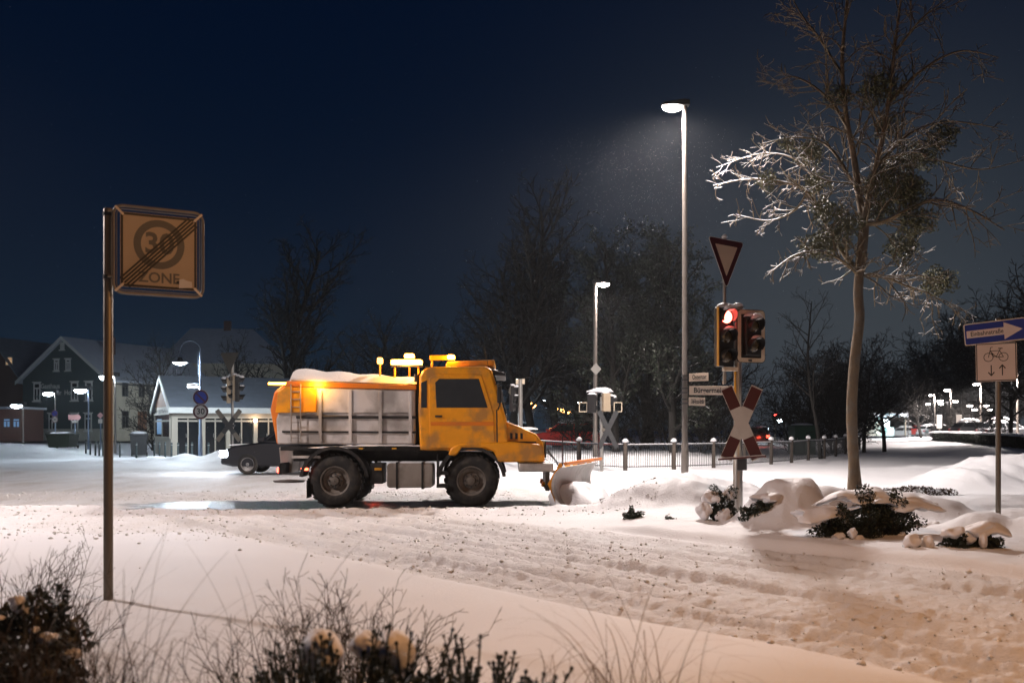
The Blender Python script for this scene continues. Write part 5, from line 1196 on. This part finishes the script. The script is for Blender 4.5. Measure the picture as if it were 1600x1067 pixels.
# cab glass: side windows, windscreen; recessed door lines
def panel(name, pts, m, y0_, y1_, par, bev=.012, label=None):
    return MB().prism(P_(*pts), y0_, y1_).build(name, m, par, smooth=True, bevel=bev, label=label)
cabglass = mat('cab glass', (.035, .038, .04), .12, 0, .3, 3, spec=.9)
door = panel('door', ((672, 700), (670, 592), (678, 585), (752, 585), (771, 645), (773, 690), (762, 700)), MT['orange'], -.018, .0, tk)
panel('door_window', ((682, 637), (680, 598), (686, 592), (748, 592), (762, 637)), cabglass, -.026, -.016, door)
panel('door_trim', ((673, 665), (673, 659), (772, 659), (773, 665)), MT['orangedk'], -.024, -.017, door, .004)
MB().box(tx(680), tx(691), -.045, -.02, tzz(652), tzz(649)).build('handle', MT['black'], door, bevel=.004)
panel('quarter_window', ((658, 637), (658, 598), (667, 594), (667, 637)), cabglass, -.010, .002, tk, .004)
a_ = Vector((tx(768.5), 0, tzz(579))); c_ = Vector((tx(789.5), 0, tzz(650))); dd = (c_-a_).normalized(); nn = Vector((-dd.z, 0, dd.x)); nn = nn if nn.x > 0 else -nn
p0_, p1_ = a_+dd*.06+nn*.03, c_-dd*.03+nn*.03
vs = [p0_+Vector((0, .16, 0)), p0_+Vector((0, W2-.16, 0)), p1_+Vector((0, W2-.1, 0)), p1_+Vector((0, .1, 0))]
MB().add([v for v in vs]+[v-nn*.02 for v in vs], [(0, 1, 2, 3), (7, 6, 5, 4)]+[(i, i+4, (i+1) % 4+4, (i+1) % 4) for i in range(4)]).build('windscreen', cabglass, tk)
panel('sun_visor', ((765, 585), (768, 577), (790, 582), (789, 587)), MT['black'], .1, W2-.1, tk)
# mirrors
for y_, s in ((-.22, -1), (W2+.22, 1)):
    mr = MB().tube([(tx(775), y_-s*.22, tzz(600)), (tx(781), y_, tzz(602)), (tx(781), y_, tzz(634)), (tx(778), y_-s*.2, tzz(640))], .014, 8).build('mirror', MT['black'], tk, smooth=True)
    MB().box(tx(777), tx(784), y_-.10, y_+.10, tzz(630), tzz(604)).build('mirror_housing', MT['black'], mr, bevel=.02)
text('cab_lettering', '2134', .14, MT['white'], door, (tx(735), -.03, tzz(676)), ex=.001) if False else None
# roof: sign box, light bar, beacons
ramber = emi('amber beacon glow', (1, .40, .03), 34)
amb2 = emi('amber marker glow', (1, .42, .05), 9)
rb = MB().prism(P_((694, 572), (696, 563), (772, 560), (772, 570)), .35, W2-.35).build('roof_box', MT['orange'], tk, smooth=True, bevel=.02)
MB().box(tx(668), tx(706), .5, .56, tzz(560), tzz(552)).box(tx(670), tx(673), .5, .56, tzz(573), tzz(560)).box(tx(700), tx(703), .5, .56, tzz(573), tzz(560)).build('beacon_bracket', MT['orange'], tk, bevel=.01)
def beacon(px0, px1, py0, py1, y_=.5, par=tk, power=35, glow=ramber):
    x0, x1 = tx(px0), tx(px1); o = MB().box(x0, x1, y_-.09, y_+.09, tzz(py0), tzz(py1)).build('beacon', glow, par, smooth=True, bevel=.03)
    MB().box(x0-.01, x1+.01, y_-.10, y_+.10, tzz(py0)-.035, tzz(py0)-.002).build('beacon_base', MT['black'], o, bevel=.008)
    if power: add_light(par, ((x0+x1)/2, y_-.25, (tzz(py0)+tzz(py1))/2), (1, .45, .06), power, rad=.1)
    return o
beacon(624, 640, 555, 547.5, .9, power=14); beacon(696, 708, 559, 551.5, .53, power=14)
bar = beacon(606, 656, 568, 559.5, .5, power=55)
MB().box(tx(584), tx(592), .45, .6, tzz(566), tzz(556)).build('marker_lamp', amb2, tk, bevel=.02); MB().tube([(tx(588), .52, tzz(590)), (tx(588), .52, tzz(566))], .018, 6).build('lamp_stalk', MT['orange'], tk)
for px in (612, 632, 650): MB().tube([(tx(px), .9 if px == 632 else .5, tzz(600)), (tx(px), .9 if px == 632 else .5, tzz(568 if px != 632 else 556))], .02, 6).build('lamp_stalk', MT['orange'], tk)
# hopper: tapering salt silo with frame, ribs and tarpaulin
hp = P_((432, 694), (430, 655), (447, 602), (452, 590), (648, 600), (648, 694))
hop = MB().prism(hp, .06, W2-.06).build('hopper', MT['hopper'], tk, smooth=True, bevel=.03)
panel('side_panel', ((500, 645), (500, 606), (640, 610), (640, 645)), MT['hopper'], .03, .062, hop)
panel('orange_rail', ((444, 604), (448, 595), (650, 602), (650, 609)), MT['orangedk'], .0, .064, hop)
panel('black_rail', ((462, 654), (462, 649), (650, 650), (650, 654)), MT['chassis'], .02, .064, hop)
panel('lower_rail', ((440, 676), (440, 673), (650, 674), (650, 677)), MT['chassis'], .03, .064, hop, .002)
for px in (500, 547, 594, 641): panel('rib', ((px-2.5, 692), (px-2.5, 610), (px+2.5, 610), (px+2.5, 692)), MT['hopper'], .005, .062, hop, .004)
cv = MB()
for i in range(11):
    pass
# tarpaulin: rounded ridge with snow
tarp = []; nseg = 18; vs = []; fs = []
for i in range(nseg+1):
    f = i/nseg; x = tx(452)+(tx(650)-tx(452))*f; zb_ = tzz(593+7*f); hh = (.26-.10*f)*(1+.08*math.sin(f*22))
    for j in range(9):
        g = j/8; y_ = .04+(W2-.08)*g; vs.append((x, y_, zb_+hh*math.sin(PI*g)**.55))
for i in range(nseg):
    for j in range(8): fs.append((i*9+j, (i+1)*9+j, (i+1)*9+j+1, i*9+j+1))
fs.append(tuple(range(8, -1, -1))); fs.append(tuple(nseg*9+j for j in range(9)))
MB().add(vs, fs).build('tarpaulin', mat('snowy tarpaulin', (.66, .62, .60), .6, 0, .1, 3, .5, 18), hop, smooth=True)
# rear spreader unit
ru = MB().prism(P_((418, 640), (424, 612), (440, 600), (470, 602), (498, 606), (498, 650), (468, 652), (440, 694), (428, 694)), .2, W2-.2).build('spreader_unit', MT['orangedk'], tk, smooth=True, bevel=.03)
panel('spreader_side', ((430, 645), (434, 612), (446, 604), (494, 607), (494, 644)), MT['orange'], .0, .2, ru)
beacon(486, 506, 603, 597.5, .15, power=30); beacon(408, 440, 599, 595.5, .6, power=16)
MB().prism(P_((420, 700), (424, 742), (440, 742), (446, 700)), .8, 1.45).build('chute', MT['tank'], tk, bevel=.02)
MB().lathe([(.30, 0), (.32, .03), (.06, .05)], 20).build('spinner_disc', MT['tank'], tk, smooth=True).location = (tx(431), W2/2, tzz(758))
MB().box(tx(434), tx(437), .06, W2-.06, tzz(742), tzz(724)).build('rear_bumper', MT['chassis'], tk, bevel=.01)
for y_ in (.12, W2-.4): MB().box(tx(430), tx(434), y_, y_+.28, tzz(739), tzz(731)).build('tail_light', TAILL, tk, bevel=.015)
for px in (470, 585): 
    MB().box(tx(px), tx(px+11), -.005, .05, tzz(735), tzz(731)).build('side_marker', emi('side marker glow', (1, .12, .05), 7) if px == 470 else MT['yellowtrim'], tk, bevel=.008)
MB().box(tx(455), tx(500), .04, .07, tzz(716), tzz(712)).build('underrun_bar', MT['hopper'], tk)
# plough: curved blade carried at an angle on the front
pg = MB(); n = 12; vs = []; fs = []
for e, (xx, yy) in enumerate(((tx(868), -.30), (tx(944), W2+.35))):
    for k in range(n+1):
        a = -1.15+2.1*k/n; px_ = .36*(1-math.cos(a))*1.15; pz_ = .05+.42*(math.sin(a)+math.sin(1.15))*1.0
        vs.append((xx-.05+px_, yy, pz_))
    for k in range(n+1):
        a = -1.15+2.1*k/n; px_ = .36*(1-math.cos(a))*1.15; pz_ = .05+.42*(math.sin(a)+math.sin(1.15))*1.0
        vs.append((xx-.09+px_, yy, pz_))
q = n+1
for k in range(n):
    fs += [(k, k+1, 2*q+k+1, 2*q+k), (q+k, 3*q+k, 3*q+k+1, q+k+1), (k, q+k, q+k+1, k+1), (2*q+k, 2*q+k+1, 3*q+k+1, 3*q+k)]
fs += [(n, q+n, 3*q+n, 2*q+n), (0, 2*q, 3*q, q)]
blade = pg.add(vs, fs).build('plough_blade', MT['hopper'], tk, smooth=True)
MB().tube([(tx(868)+.17, -.29, .84), (tx(944)+.17, W2+.34, .84)], .035, 8).build('blade_rim', MT['orangedk'], blade, smooth=True)
for k in range(5):
    f = (k+.5)/5; x = tx(868)+(tx(944)-tx(868))*f; y_ = -.3+(W2+.65)*f; MB().prism([(x-.10, .1), (x-.24, .45), (x-.02, .84), (x+.06, .84), (x-.12, .42)], y_-.02, y_+.02).build('blade_rib', MT['orange'], blade)
for y_ in (.55, W2-.55):
    MB().tube([(tx(848), y_, .42), (tx(892), y_+.1, .30)], .05, 8).build('plough_arm', MT['orange'], tk, smooth=True)
MB().tube([(tx(850), W2/2, .72), (tx(896), W2/2, .55)], .045, 10).build('lift_ram', MT['tank'], tk, smooth=True)
MB().box(tx(853), tx(860), .3, W2-.3, .30, .86).build('mounting_plate', MT['chassis'], tk, bevel=.01)
for y_, f in ((-.26, 0), (W2+.3, 1)):
    MB().tube([(tx(868+76*f)+.12, y_, .8), (tx(868+76*f)+.12, y_, 1.35)], .012, 6).build('marker_rod', MT['red'], blade)
MB().blob((tx(905), W2/2-.6, .05), (.55, 1.0, .42), 8, .22, 20, 10, True).build('pushed_snow', MT['snow'], tk, smooth=True)

# wear and winter on the truck
panel('door_seam', ((776, 704), (775, 640), (777, 640), (778, 704)), MT['chassis'], -.004, .002, tk, .001)
panel('bonnet_seam', ((790, 690), (838, 690), (838, 692), (790, 692)), MT['chassis'], .11, .13, hd_, .001)
for i, px in enumerate((797, 805, 813)): panel('vent_slot', ((px, 686), (px, 676), (px+4, 677), (px+4, 686)), MT['black'], .112, .125, hd_, .002)
MB().box(tx(662), tx(760), .35, .5, tzz(573.5), tzz(571.2)).build('roof_rail', MT['chassis'], tk, bevel=.005)
for i, (px, py, y_, rx, rz_) in enumerate(((725, 572, 1.5, .6, .07), (825, 671, 1.1, .2, .05), (738, 705, .1, .45, .035), (522, 700, .1, .5, .035), (600, 697, .08, .9, .03), (842, 724, .6, .3, .05), (640, 724, .25, .42, .03))):
    MB().blob((tx(px), y_, tzz(py)), (rx, .5 if y_ > .5 else .07, rz_), 20+i, .22, 22, 8, True).build('packed_snow', MT['snow'], tk, smooth=True)
lad = MB()
for px in (455, 470): lad.tube([(tx(px), -.02, tzz(690)), (tx(px), -.02, tzz(600))], .013, 6)
for k in range(7): lad.tube([(tx(455), -.02, tzz(684-12*k)), (tx(470), -.02, tzz(684-12*k))], .010, 6)
lad.build('ladder', MT['tank'], hop, smooth=True)
for i in range(3):
    y_ = .5+.12*i; MB().tube([(tx(842), y_, .95), (tx(858), y_, 1.02+.03*i), (tx(872), y_+.05, .85), (tx(884), y_+.1, .5)], .014, 8).build('hose', MT['rubber'], tk, smooth=True)
MB().tube([(tx(763), .3, tzz(574)), (tx(756), .3, tzz(540))], .006, 6).build('antenna', MT['black'], tk)
for y_ in (.7, 1.5): MB().tube([(tx(789)+.05, y_, tzz(652)), (tx(780)+.06, y_+.3, tzz(618))], .008, 6).build('wiper', MT['black'], tk)
MB().box(tx(690), tx(740), .5, 1.9, tzz(640), tzz(612)).build('seat_back', MT['black'], tk) if False else None
for px in (560, 612, 664): MB().box(tx(px), tx(px+7), .02, .06, tzz(702), tzz(699.5)).build('side_reflector', MT['yellowtrim'], tk, bevel=.004)
for px, y0_ in ((479, 0), (770, 0)):
    MB().box(tx(px), tx(px)+.012, -.01, .42, .18, .52).build('mud_flap', MT['rubber'], tk)
# ================= PLANTS =================
def twig_shrub(X, Y, label, n, H, spread, seed, name='dry_shrub', m='drystem', lv=2, r=.004, group=None, lean=(0, 0), base_r=.12, P=None, cat='shrub'):
    t = Tree(seed); rn = t.rnd
    Q = {**BASEP, **dict(lv=lv, sl=(.07, .05, .04), wob=(.09, .13, .18), up=(.25, .15, .1), nc=(12, 12, 10), st=(.25, .1, .1), an=(.55, .6, .6), lr=(.42, .5, .5), taper=.4, lmin=.04, rmin=.0013, tip=.35)}
    if P: Q.update(P)
    for i in range(n):
        a = rn.uniform(0, 2*PI); q = rn.random()**.6; d = Vector((math.cos(a)*q*spread+lean[0], math.sin(a)*q*spread+lean[1], 1)).normalized()
        t.branch(Vector((math.cos(a)*base_r*q, math.sin(a)*base_r*q, -.05)), d, H*rn.uniform(.55, 1.05), r, 0, Q, 1)
    th_ = thing(name, label, cat, (X, Y, hz(X, Y)), 0, group)
    a = t.A[1]+t.A[0]; me = segs_mesh(name, [x[0] for x in a], [x[1] for x in a], [x[2] for x in a], [x[3] for x in a], 3); link('stems', me, MT[m], th_); return th_, t
def grass_tuft(X, Y, label, n, H, seed, wd=.0035, spread=.9, group='dry grass tufts in the foreground', m='drygrass', droop=1.0, base=.12):
    rn = random.Random(seed); Q = []
    for i in range(n):
        az = rn.uniform(0, 2*PI); el = rn.uniform(.0, spread); L = H*rn.uniform(.5, 1.2); bend = rn.uniform(.3, 2.4)*droop; w_ = wd*rn.uniform(.6, 1.3)
        kink = rn.random() < .3; p = Vector((rn.gauss(0, base), rn.gauss(0, base), -.03)); ns = 12; ang = el*.35; u = Vector((math.cos(az), math.sin(az), 0)); sd = Vector((-u.y, u.x, 0)); pr = p.copy()
        if rn.random() < .5: sd = (sd+Vector((1, 0, 0))).normalized()
        for k in range(ns):
            ang += bend/ns*(k/ns)*2.0+(1.0 if kink and k == 7 else 0); d = u*math.sin(ang)+Vector((0, 0, math.cos(ang))); q = p+d*(L/ns); w0 = w_*(1-k/ns*.8); w1 = w_*(1-(k+1)/ns*.8)
            Q.append([p-sd*w0, p+sd*w0, q+sd*w1, q-sd*w1]); p = q
    t = thing('grass_tuft', label, 'grass tuft', (X, Y, hz(X, Y)), 0, group)
    link('blades', quads_mesh('blades', np.array([[list(v) for v in q] for q in Q])), MT[m], t); return t
def bud_shrub(X, Y, label, n, H, seed, rx=.3, ry=.2):
    rn = random.Random(seed); t = thing('budded_shrub', label, 'shrub', (X, Y, hz(X, Y)), 0); A = []; buds = MB(); LQ = []
    for i in range(n):
        p = Vector((rn.uniform(-rx, rx), rn.uniform(-ry, ry), 0)); d = Vector((rn.gauss(p.x*.6, .14), rn.gauss(0, .14), 1)).normalized(); L = H*rn.uniform(.6, 1.0)*(1-.25*abs(p.x)/rx)
        ns = 8; q = p.copy()
        for k in range(ns):
            d = (d+Vector((rn.gauss(0, .05), rn.gauss(0, .05), .02))).normalized(); q2 = q+d*L/ns; A.append((q, q2, .0042, .0038)); 
            if k > 2:
                for _ in range(5):
                    c = q.lerp(q2, rn.random()); v = Vector((rn.gauss(0, 1), rn.gauss(0, 1), .8)).normalized(); w_ = v.cross(Vector((0, 0, 1))).normalized()*.0035; l_ = rn.uniform(.016, .034)
                    LQ.append([c-w_, c+w_, c+v*l_+w_*.7, c+v*l_-w_*.7])
            q = q2
            if k in (5, 6) and rn.random() < .7:
                s = (d+Vector((rn.gauss(0, .6), rn.gauss(0, .6), .1))).normalized()*rn.uniform(.03, .06); A.append((q, q+s, .003, .0025)); buds.blob(tuple(q+s), (.0065, .0065, .0075), i, .1, 6, 4)
        buds.blob(tuple(q), (.008, .008, .009), i, .1, 7, 5)
    link('stems', segs_mesh('stems', [a[0] for a in A], [a[1] for a in A], [a[2] for a in A], [a[3] for a in A], 5), MT['leafdark'], t)
    buds.build('buds', MT['leafdark'], t, smooth=True); link('leaves', quads_mesh('leaves', np.array([[list(v) for v in q] for q in LQ])), MT['leafdark'], t); return t
def snow_shrub(X, Y, z0, dims, n, seed, label, caps=(), size=.022, group='snow buried shrubs on the island', name='snowy_shrub', m='leafdark', shape=2.0):
    rng = np.random.default_rng(seed); t = thing(name, label, 'shrub', (X, Y, z0), 0, group)
    u = rng.normal(size=(n, 3)); u /= np.linalg.norm(u, axis=1, keepdims=True); rad = rng.uniform(.25, 1, n)**.5*(1+.25*np.sin(u[:, 0]*6+seed)+.2*np.sin(u[:, 2]*8+seed*2))
    C = u*rad[:, None]*np.array([dims])+np.array([[0, 0, dims[2]*.6]])
    link('leaves', quads_mesh('leaves', leaf_quads(C, size, rng, .6)), MT[m], t)
    rn = random.Random(seed); A = []
    for _ in range(max(8, n//60)):
        v = Vector(tuple(C[rn.randrange(n)])); A.append((Vector((v.x*.3, v.y*.3, -.05)), v, .006, .002))
    link('stems', segs_mesh('stems', [a[0] for a in A], [a[1] for a in A], [a[2] for a in A], [a[3] for a in A], 4), MT['drystem'], t)
    if caps:
        for i, (cx, cy_, cz, rx, ry, rz_) in enumerate(caps):
            b = MB()
            q = .8 if rx < .2 else 1.0; b2 = MB(); b2.blob((0, 0, 0), (rx*q, ry*q, rz_*(.85 if rx < .2 else .65)), seed+i, .26, 30, 18)
            V_ = np.array(b2.v); nn_ = fbm(V_[:, 0]*9+seed+i, V_[:, 1]*9+V_[:, 2]*7, 5, 4); V_ = V_*(1+.30*nn_[:, None]); V_[:, 2] += .05*rx*np.sin(V_[:, 0]*14)-(.16*(V_[:, 0]**2+V_[:, 1]**2)/max(rx, .05) if rx > .2 else 0)
            b.add(V_.tolist(), b2.f); b.build('snow_load', MT['snow'], t, smooth=True).location = (cx, cy_, cz)
    return t
# island shrubs (dark gaps under the snow load)
def isl(px, py, Y):
    Yq = np.arange(11.0, 19.0, .02); hh = height((px-800)/F*Yq, Yq); pj = 668+(CH-hh)*F/Yq; k = np.where(pj <= py-3)[0]
    Yr = float(Yq[k[0]]) if len(k) else Y
    return PX(px, Yr), Yr, hz(PX(px, Yr), Yr)-.10
spots = [ # px,py(base),Y,dims,n,label,caps
 (988, 812, 16.4, (.14, .14, .16), 1600, 'dark shrub patch at the left tip of the island snow', ()),
 (1047, 814, 16.3, (.12, .1, .08), 700, 'small shrub patch under snow left of the near signal post', ()),
 (1128, 815, 15.95, (.22, .2, .36), 3600, 'shrub with a snow ball in its middle left of the near signal post', ((.0, -.16, .14, .15, .12, .16), (-.18, -.05, .42, .14, .16, .12), (.1, -.02, .46, .12, .12, .1), (-.26, -.05, .24, .13, .14, .16))),
 (1172, 806, 15.9, (.14, .12, .14), 1200, 'small shrub just right of the near signal post', ((.12, 0, .16, .12, .12, .1),)),
 (1196, 796, 16.6, (.16, .12, .13), 1300, 'shrub patch in the snow between signal post and tree', ((.05, .04, .22, .2, .16, .1),)),
 (1395, 838, 13.9, (.32, .2, .33), 4200, 'right part of the dark ivy under the overhanging snow', ((.12, .16, .44, .5, .34, .13),)),
 (1318, 842, 13.75, (.36, .2, .26), 5200, 'left part of the dark ivy under the overhanging snow', ((-.22, .12, .30, .36, .3, .14), (-.12, -.2, .06, .09, .07, .05), (.03, -.24, .10, .06, .06, .07), (.1, -.22, .03, .08, .06, .05), (-.05, -.26, .0, .07, .06, .05))),
 (1360, 836, 13.85, (.34, .2, .34), 5600, 'middle of the dark ivy under the overhanging snow', ((.0, .22, .50, .5, .3, .12), (.3, -.24, .0, .07, .06, .08), (.22, -.24, -.03, .06, .06, .06))),
 (1446, 824, 13.7, (.20, .1, .07), 900, 'thin shrub line right of the ivy', ((.1, -.02, .1, .16, .1, .06), (-.12, -.04, .08, .12, .08, .05))),
 (1425, 858, 12.7, (.09, .07, .08), 800, 'left of the two small snow capped shrubs below the ivy', ((.0, 0, .15, .10, .1, .10),)),
 (1450, 860, 12.6, (.07, .06, .06), 600, 'right of the two small snow capped shrubs below the ivy', ((.0, 0, .13, .09, .1, .10),)),
 (1496, 862, 12.5, (.17, .12, .15), 1900, 'dark shrub below the bicycle sign, left one', ((-.05, 0, .26, .15, .12, .07), (.12, -.02, .2, .08, .08, .08))),
 (1540, 864, 12.4, (.18, .12, .16), 2000, 'dark shrub below the bicycle sign, right one under a snow hood', ((.0, .03, .3, .24, .16, .12), (-.08, -.12, .18, .05, .05, .1))),
 (1580, 868, 12.3, (.05, .05, .03), 260, 'tiny shrub tip at the right edge of the island', ()),
]
for i, (px, py, Y, dm, n, lb, caps) in enumerate(spots):
    X, Y, z_ = isl(px, py, Y); snow_shrub(X, Y, z_+(.07 if 'ivy' in lb and 'under' in lb else 0), dm, n, 40+i, lb, caps)
# ground cover band near the mistletoe tree
rng = np.random.default_rng(9); C = []
for (xa, ya, xb, yb, w_, n) in ((PX(1100, 20), 20.0, PX(1340, 20.5), 20.5, .6, 5200), (PX(1340, 20.5), 20.5, PX(1470, 19.8), 19.8, .7, 5200)):
    f = rng.random(n); x = xa+(xb-xa)*f+rng.normal(0, .1, n); y = ya+(yb-ya)*f+rng.uniform(-w_, w_, n); C.append(np.stack([x, y, height(x, y)+rng.uniform(-.02, .16, n)*(.4+.9*vn(x*1.6, y*1.6, 5))], 1))
C = np.concatenate(C); MT['coverleaf'] = mat('brown ground cover', (.07, .045, .028), .8, 0, .4, 12, snow=.9)
gc = link('ground_cover', quads_mesh('ground_cover', leaf_quads(C, .035, rng, .5)), MT['coverleaf']); tag(gc, 'brown snow dusted ground cover around the foot of the mistletoe tree', 'ground cover', None, 'stuff')
rn = random.Random(3)
for i in range(9):
    x = PX(rn.uniform(1180, 1500), 20.3); y = 20.0+rn.uniform(-.4, .6)
# foreground
twig_shrub(PX(510, 4.6), 4.6, 'tall dark twiggy shrub left of the snow lumps in the foreground', 28, .70, .42, 5, r=.0042, base_r=.2, group='bare shrubs in the foreground')
twig_shrub(PX(580, 4.9), 4.9, 'fine brown twiggy shrub right of the centre shrub', 26, .60, .55, 6, r=.003, lean=(.25, 0), m='drystem', group='bare shrubs in the foreground', base_r=.15)
twig_shrub(PX(400, 4.4), 4.4, 'dark twiggy shrub nearest the middle of the bottom edge', 26, .56, .5, 8, r=.004, base_r=.2, group='bare shrubs in the foreground')
twig_shrub(PX(25, 6.0), 6.0, 'tall dry shrub above the snowy leafy bush at the left edge', 32, .72, .55, 7, r=.0045, lean=(.15, 0), group='bare shrubs in the foreground', base_r=.25)
twig_shrub(PX(90, 6.2), 6.2, 'low fine shrub left of the zone sign post', 34, .42, .9, 17, r=.003, lean=(.25, 0), group='bare shrubs in the foreground', base_r=.25)
bud_shrub(PX(560, 3.55), 3.55, 'dark stiff stems with round buds around the snow lumps', 230, .70, 1, .40, .24)
bud_shrub(PX(745, 3.5), 3.5, 'dark stiff budded stems right of the snow lumps', 150, .66, 2, .25, .2)
for i, (px, py, rx, rz_, lb) in enumerate(((500, 1022, .078, .095, 'left snow lump on the budded shrub'), (570, 1006, .05, .05, 'small middle snow lump on the budded shrub'), (615, 1020, .075, .085, 'right snow lump on the budded shrub'))):
    Y = 3.75; zc = PZ(py, Y); o = MB().blob((0, 0, 0), (rx, .1, rz_), i, .16, 18, 12).build('snow_lump', MT['snow'], None, smooth=True); o.location = (PX(px, Y), Y, zc); tag(o, lb, 'snow lump', 'snow lumps on the foreground shrub')
    b = MB()
    
snow_shrub(PX(45, 4.6), 4.6, .30, (.30, .22, .22), 4200, 88, 'dark evergreen shrub loaded with snow at the left edge', tuple((.26*math.cos(k*2.4)*(k/16)**.5, -.1-.12*math.sin(k*1.7), .36-.02*k+.03*math.sin(k*5), .045+.02*math.sin(k), .04, .026+.01*math.cos(k*3)) for k in range(16)), .022, None)
snow_shrub(PX(20, 4.3), 4.3, .0, (.42, .25, .32), 5200, 89, 'dark leafy shrub below the snow loaded one at the left edge', (), .024, None)
grass_tuft(PX(60, 3.9), 3.9, 'dark grass tuft at the bottom left corner', 420, .85, 3, .0034, 1.0, m='drystem', base=.16)
grass_tuft(PX(215, 3.8), 3.8, 'arching dark grass in front of the zone sign post', 90, .95, 4, .003, 1.1, m='drystem', base=.12)
grass_tuft(PX(985, 4.0), 4.0, 'dry golden grass tuft right of the bottom centre', 70, .85, 11, .0034, .9, base=.10)
grass_tuft(PX(1030, 3.9), 3.9, 'thin dry grass tuft right beside the golden one', 26, .85, 12, .0030, 1.2, base=.10)
grass_tuft(PX(860, 4.2), 4.2, 'few pale grass stalks left of the golden tuft', 10, .8, 13, .0026, 1.2, base=.08)
grass_tuft(PX(450, 4.2), 4.2, 'dark grass among the centre shrubs', 40, .9, 14, .003, .8, m='drystem', base=.15)
# crumbs of snow thrown about by tyres and plough
rng = np.random.default_rng(12); K = 60000
x = rng.uniform(-11, 9, K); y = rng.uniform(5.2, 25, K); s_ = .78*x+.62*y
w1 = ((s_ > 5.2) & (s_ < 9.5) & (y < 17)); w2 = (np.abs(y-17.0) < .55) & (x < 2.5); w3 = (y > 12) & (y < 17) & (s_ < 6); w4 = (y > 20.5) & (y < 23.5) & (x < 0)
pr_ = .30*w1+.9*w2+.22*w3+.5*w4+.012; k_ = (rng.random(K) < pr_*(.25+1.5*vn(x*1.3, y*1.3, 66))); x, y = x[k_], y[k_]
rad = np.minimum(.032, .006*rng.pareto(2.0, len(x))+.006); z_ = height(x, y)+rad*.25; C = np.stack([x, y, z_], 1)
O = np.array([[1, 0, 0], [0, 1, 0], [-1, 0, 0], [0, -1, 0], [0, 0, .8], [0, 0, -.8]]); J = rng.uniform(.6, 1.25, (len(x), 6, 1)); th2 = rng.uniform(0, 6.28, len(x)); R_ = np.stack([np.stack([np.cos(th2), -np.sin(th2), 0*th2], 1), np.stack([np.sin(th2), np.cos(th2), 0*th2], 1), np.stack([0*th2, 0*th2, 1+0*th2], 1)], 1)
V = C[:, None]+np.einsum('nij,nkj->nki', R_, O[None]*J)*rad[:, None, None]
T3 = np.array([(0, 1, 4), (1, 2, 4), (2, 3, 4), (3, 0, 4), (1, 0, 5), (2, 1, 5), (3, 2, 5), (0, 3, 5)]); I = (np.arange(len(x))[:, None, None]*6+T3[None]).reshape(-1).astype(np.int32)
me = bpy.data.meshes.new('snow_crumbs'); me.vertices.add(len(x)*6); me.vertices.foreach_set('co', V.reshape(-1).astype(np.float32)); me.loops.add(len(I)); me.loops.foreach_set('vertex_index', I)
me.polygons.add(len(I)//3); me.polygons.foreach_set('loop_start', np.arange(0, len(I), 3, dtype=np.int32)); me.polygons.foreach_set('loop_total', np.full(len(I)//3, 3, np.int32)); me.update(calc_edges=True)
MT['crumb'] = mat('gritty snow crumbs', (.74, .73, .72), .7, 0, .2, 1.7, dirt=.35); tag(link('snow_crumbs', me, MT['crumb']), 'crumbs of dirty snow scattered over the churned road', 'snow crumbs', None, 'stuff'); print('crumbs', len(x))
# snow flurry caught in the light of the lamps
rng = np.random.default_rng(2)
C = [np.stack([XT-.4+rng.normal(-.8, 1.3, 2600), YT+rng.normal(0, 1.2, 2600), PZ(172, 26)-.5-rng.gamma(1.8, 1.1, 2600)], 1), np.stack([XM+.4+rng.normal(0, 1.2, 500), 41+rng.normal(0, 1, 500), PZ(443, 41)-rng.gamma(1.5, .8, 500)], 1),
     np.stack([PX(295, 44)+rng.normal(0, 1.2, 300), 44+rng.normal(0, 1, 300), PZ(560, 44)-rng.gamma(1.2, .8, 300)+.4], 1)]
C.append(np.stack([rng.uniform(-22, 24, 2500), rng.uniform(14, 48, 2500), rng.uniform(.3, 12, 2500)], 1))
C = np.concatenate(C); tag(link('snow_flurry', quads_mesh('snow_flurry', leaf_quads(C, .0052, rng, .6)), MT['snow']), 'fine snow drifting in the lamp light', 'falling snow', None, 'stuff')
for o in bpy.data.objects:
    if o.parent and o.name.split('.')[0] in ('buds', 'stems', 'blades', 'leaves'): o['kind'] = 'stuff'
# ================= HAZE =================
hm, ht, hb = nt('haze air'); ht.nodes.remove(hb); pv = ht.nodes.new('ShaderNodeVolumePrincipled'); pv.inputs['Color'].default_value = (.86, .9, .95, 1); pv.inputs['Density'].default_value = HAZE; pv.inputs['Anisotropy'].default_value = .45
ht.links.new(pv.outputs[0], ht.nodes['Material Output'].inputs['Volume'])
if HAZE > 0:
    hzb = MB().box(-720, 720, -20, 950, -3.0, 26.0).build('haze', hm); hzb['kind'] = 'stuff'; hzb['label'] = 'thin winter haze'; hzb['category'] = 'haze'
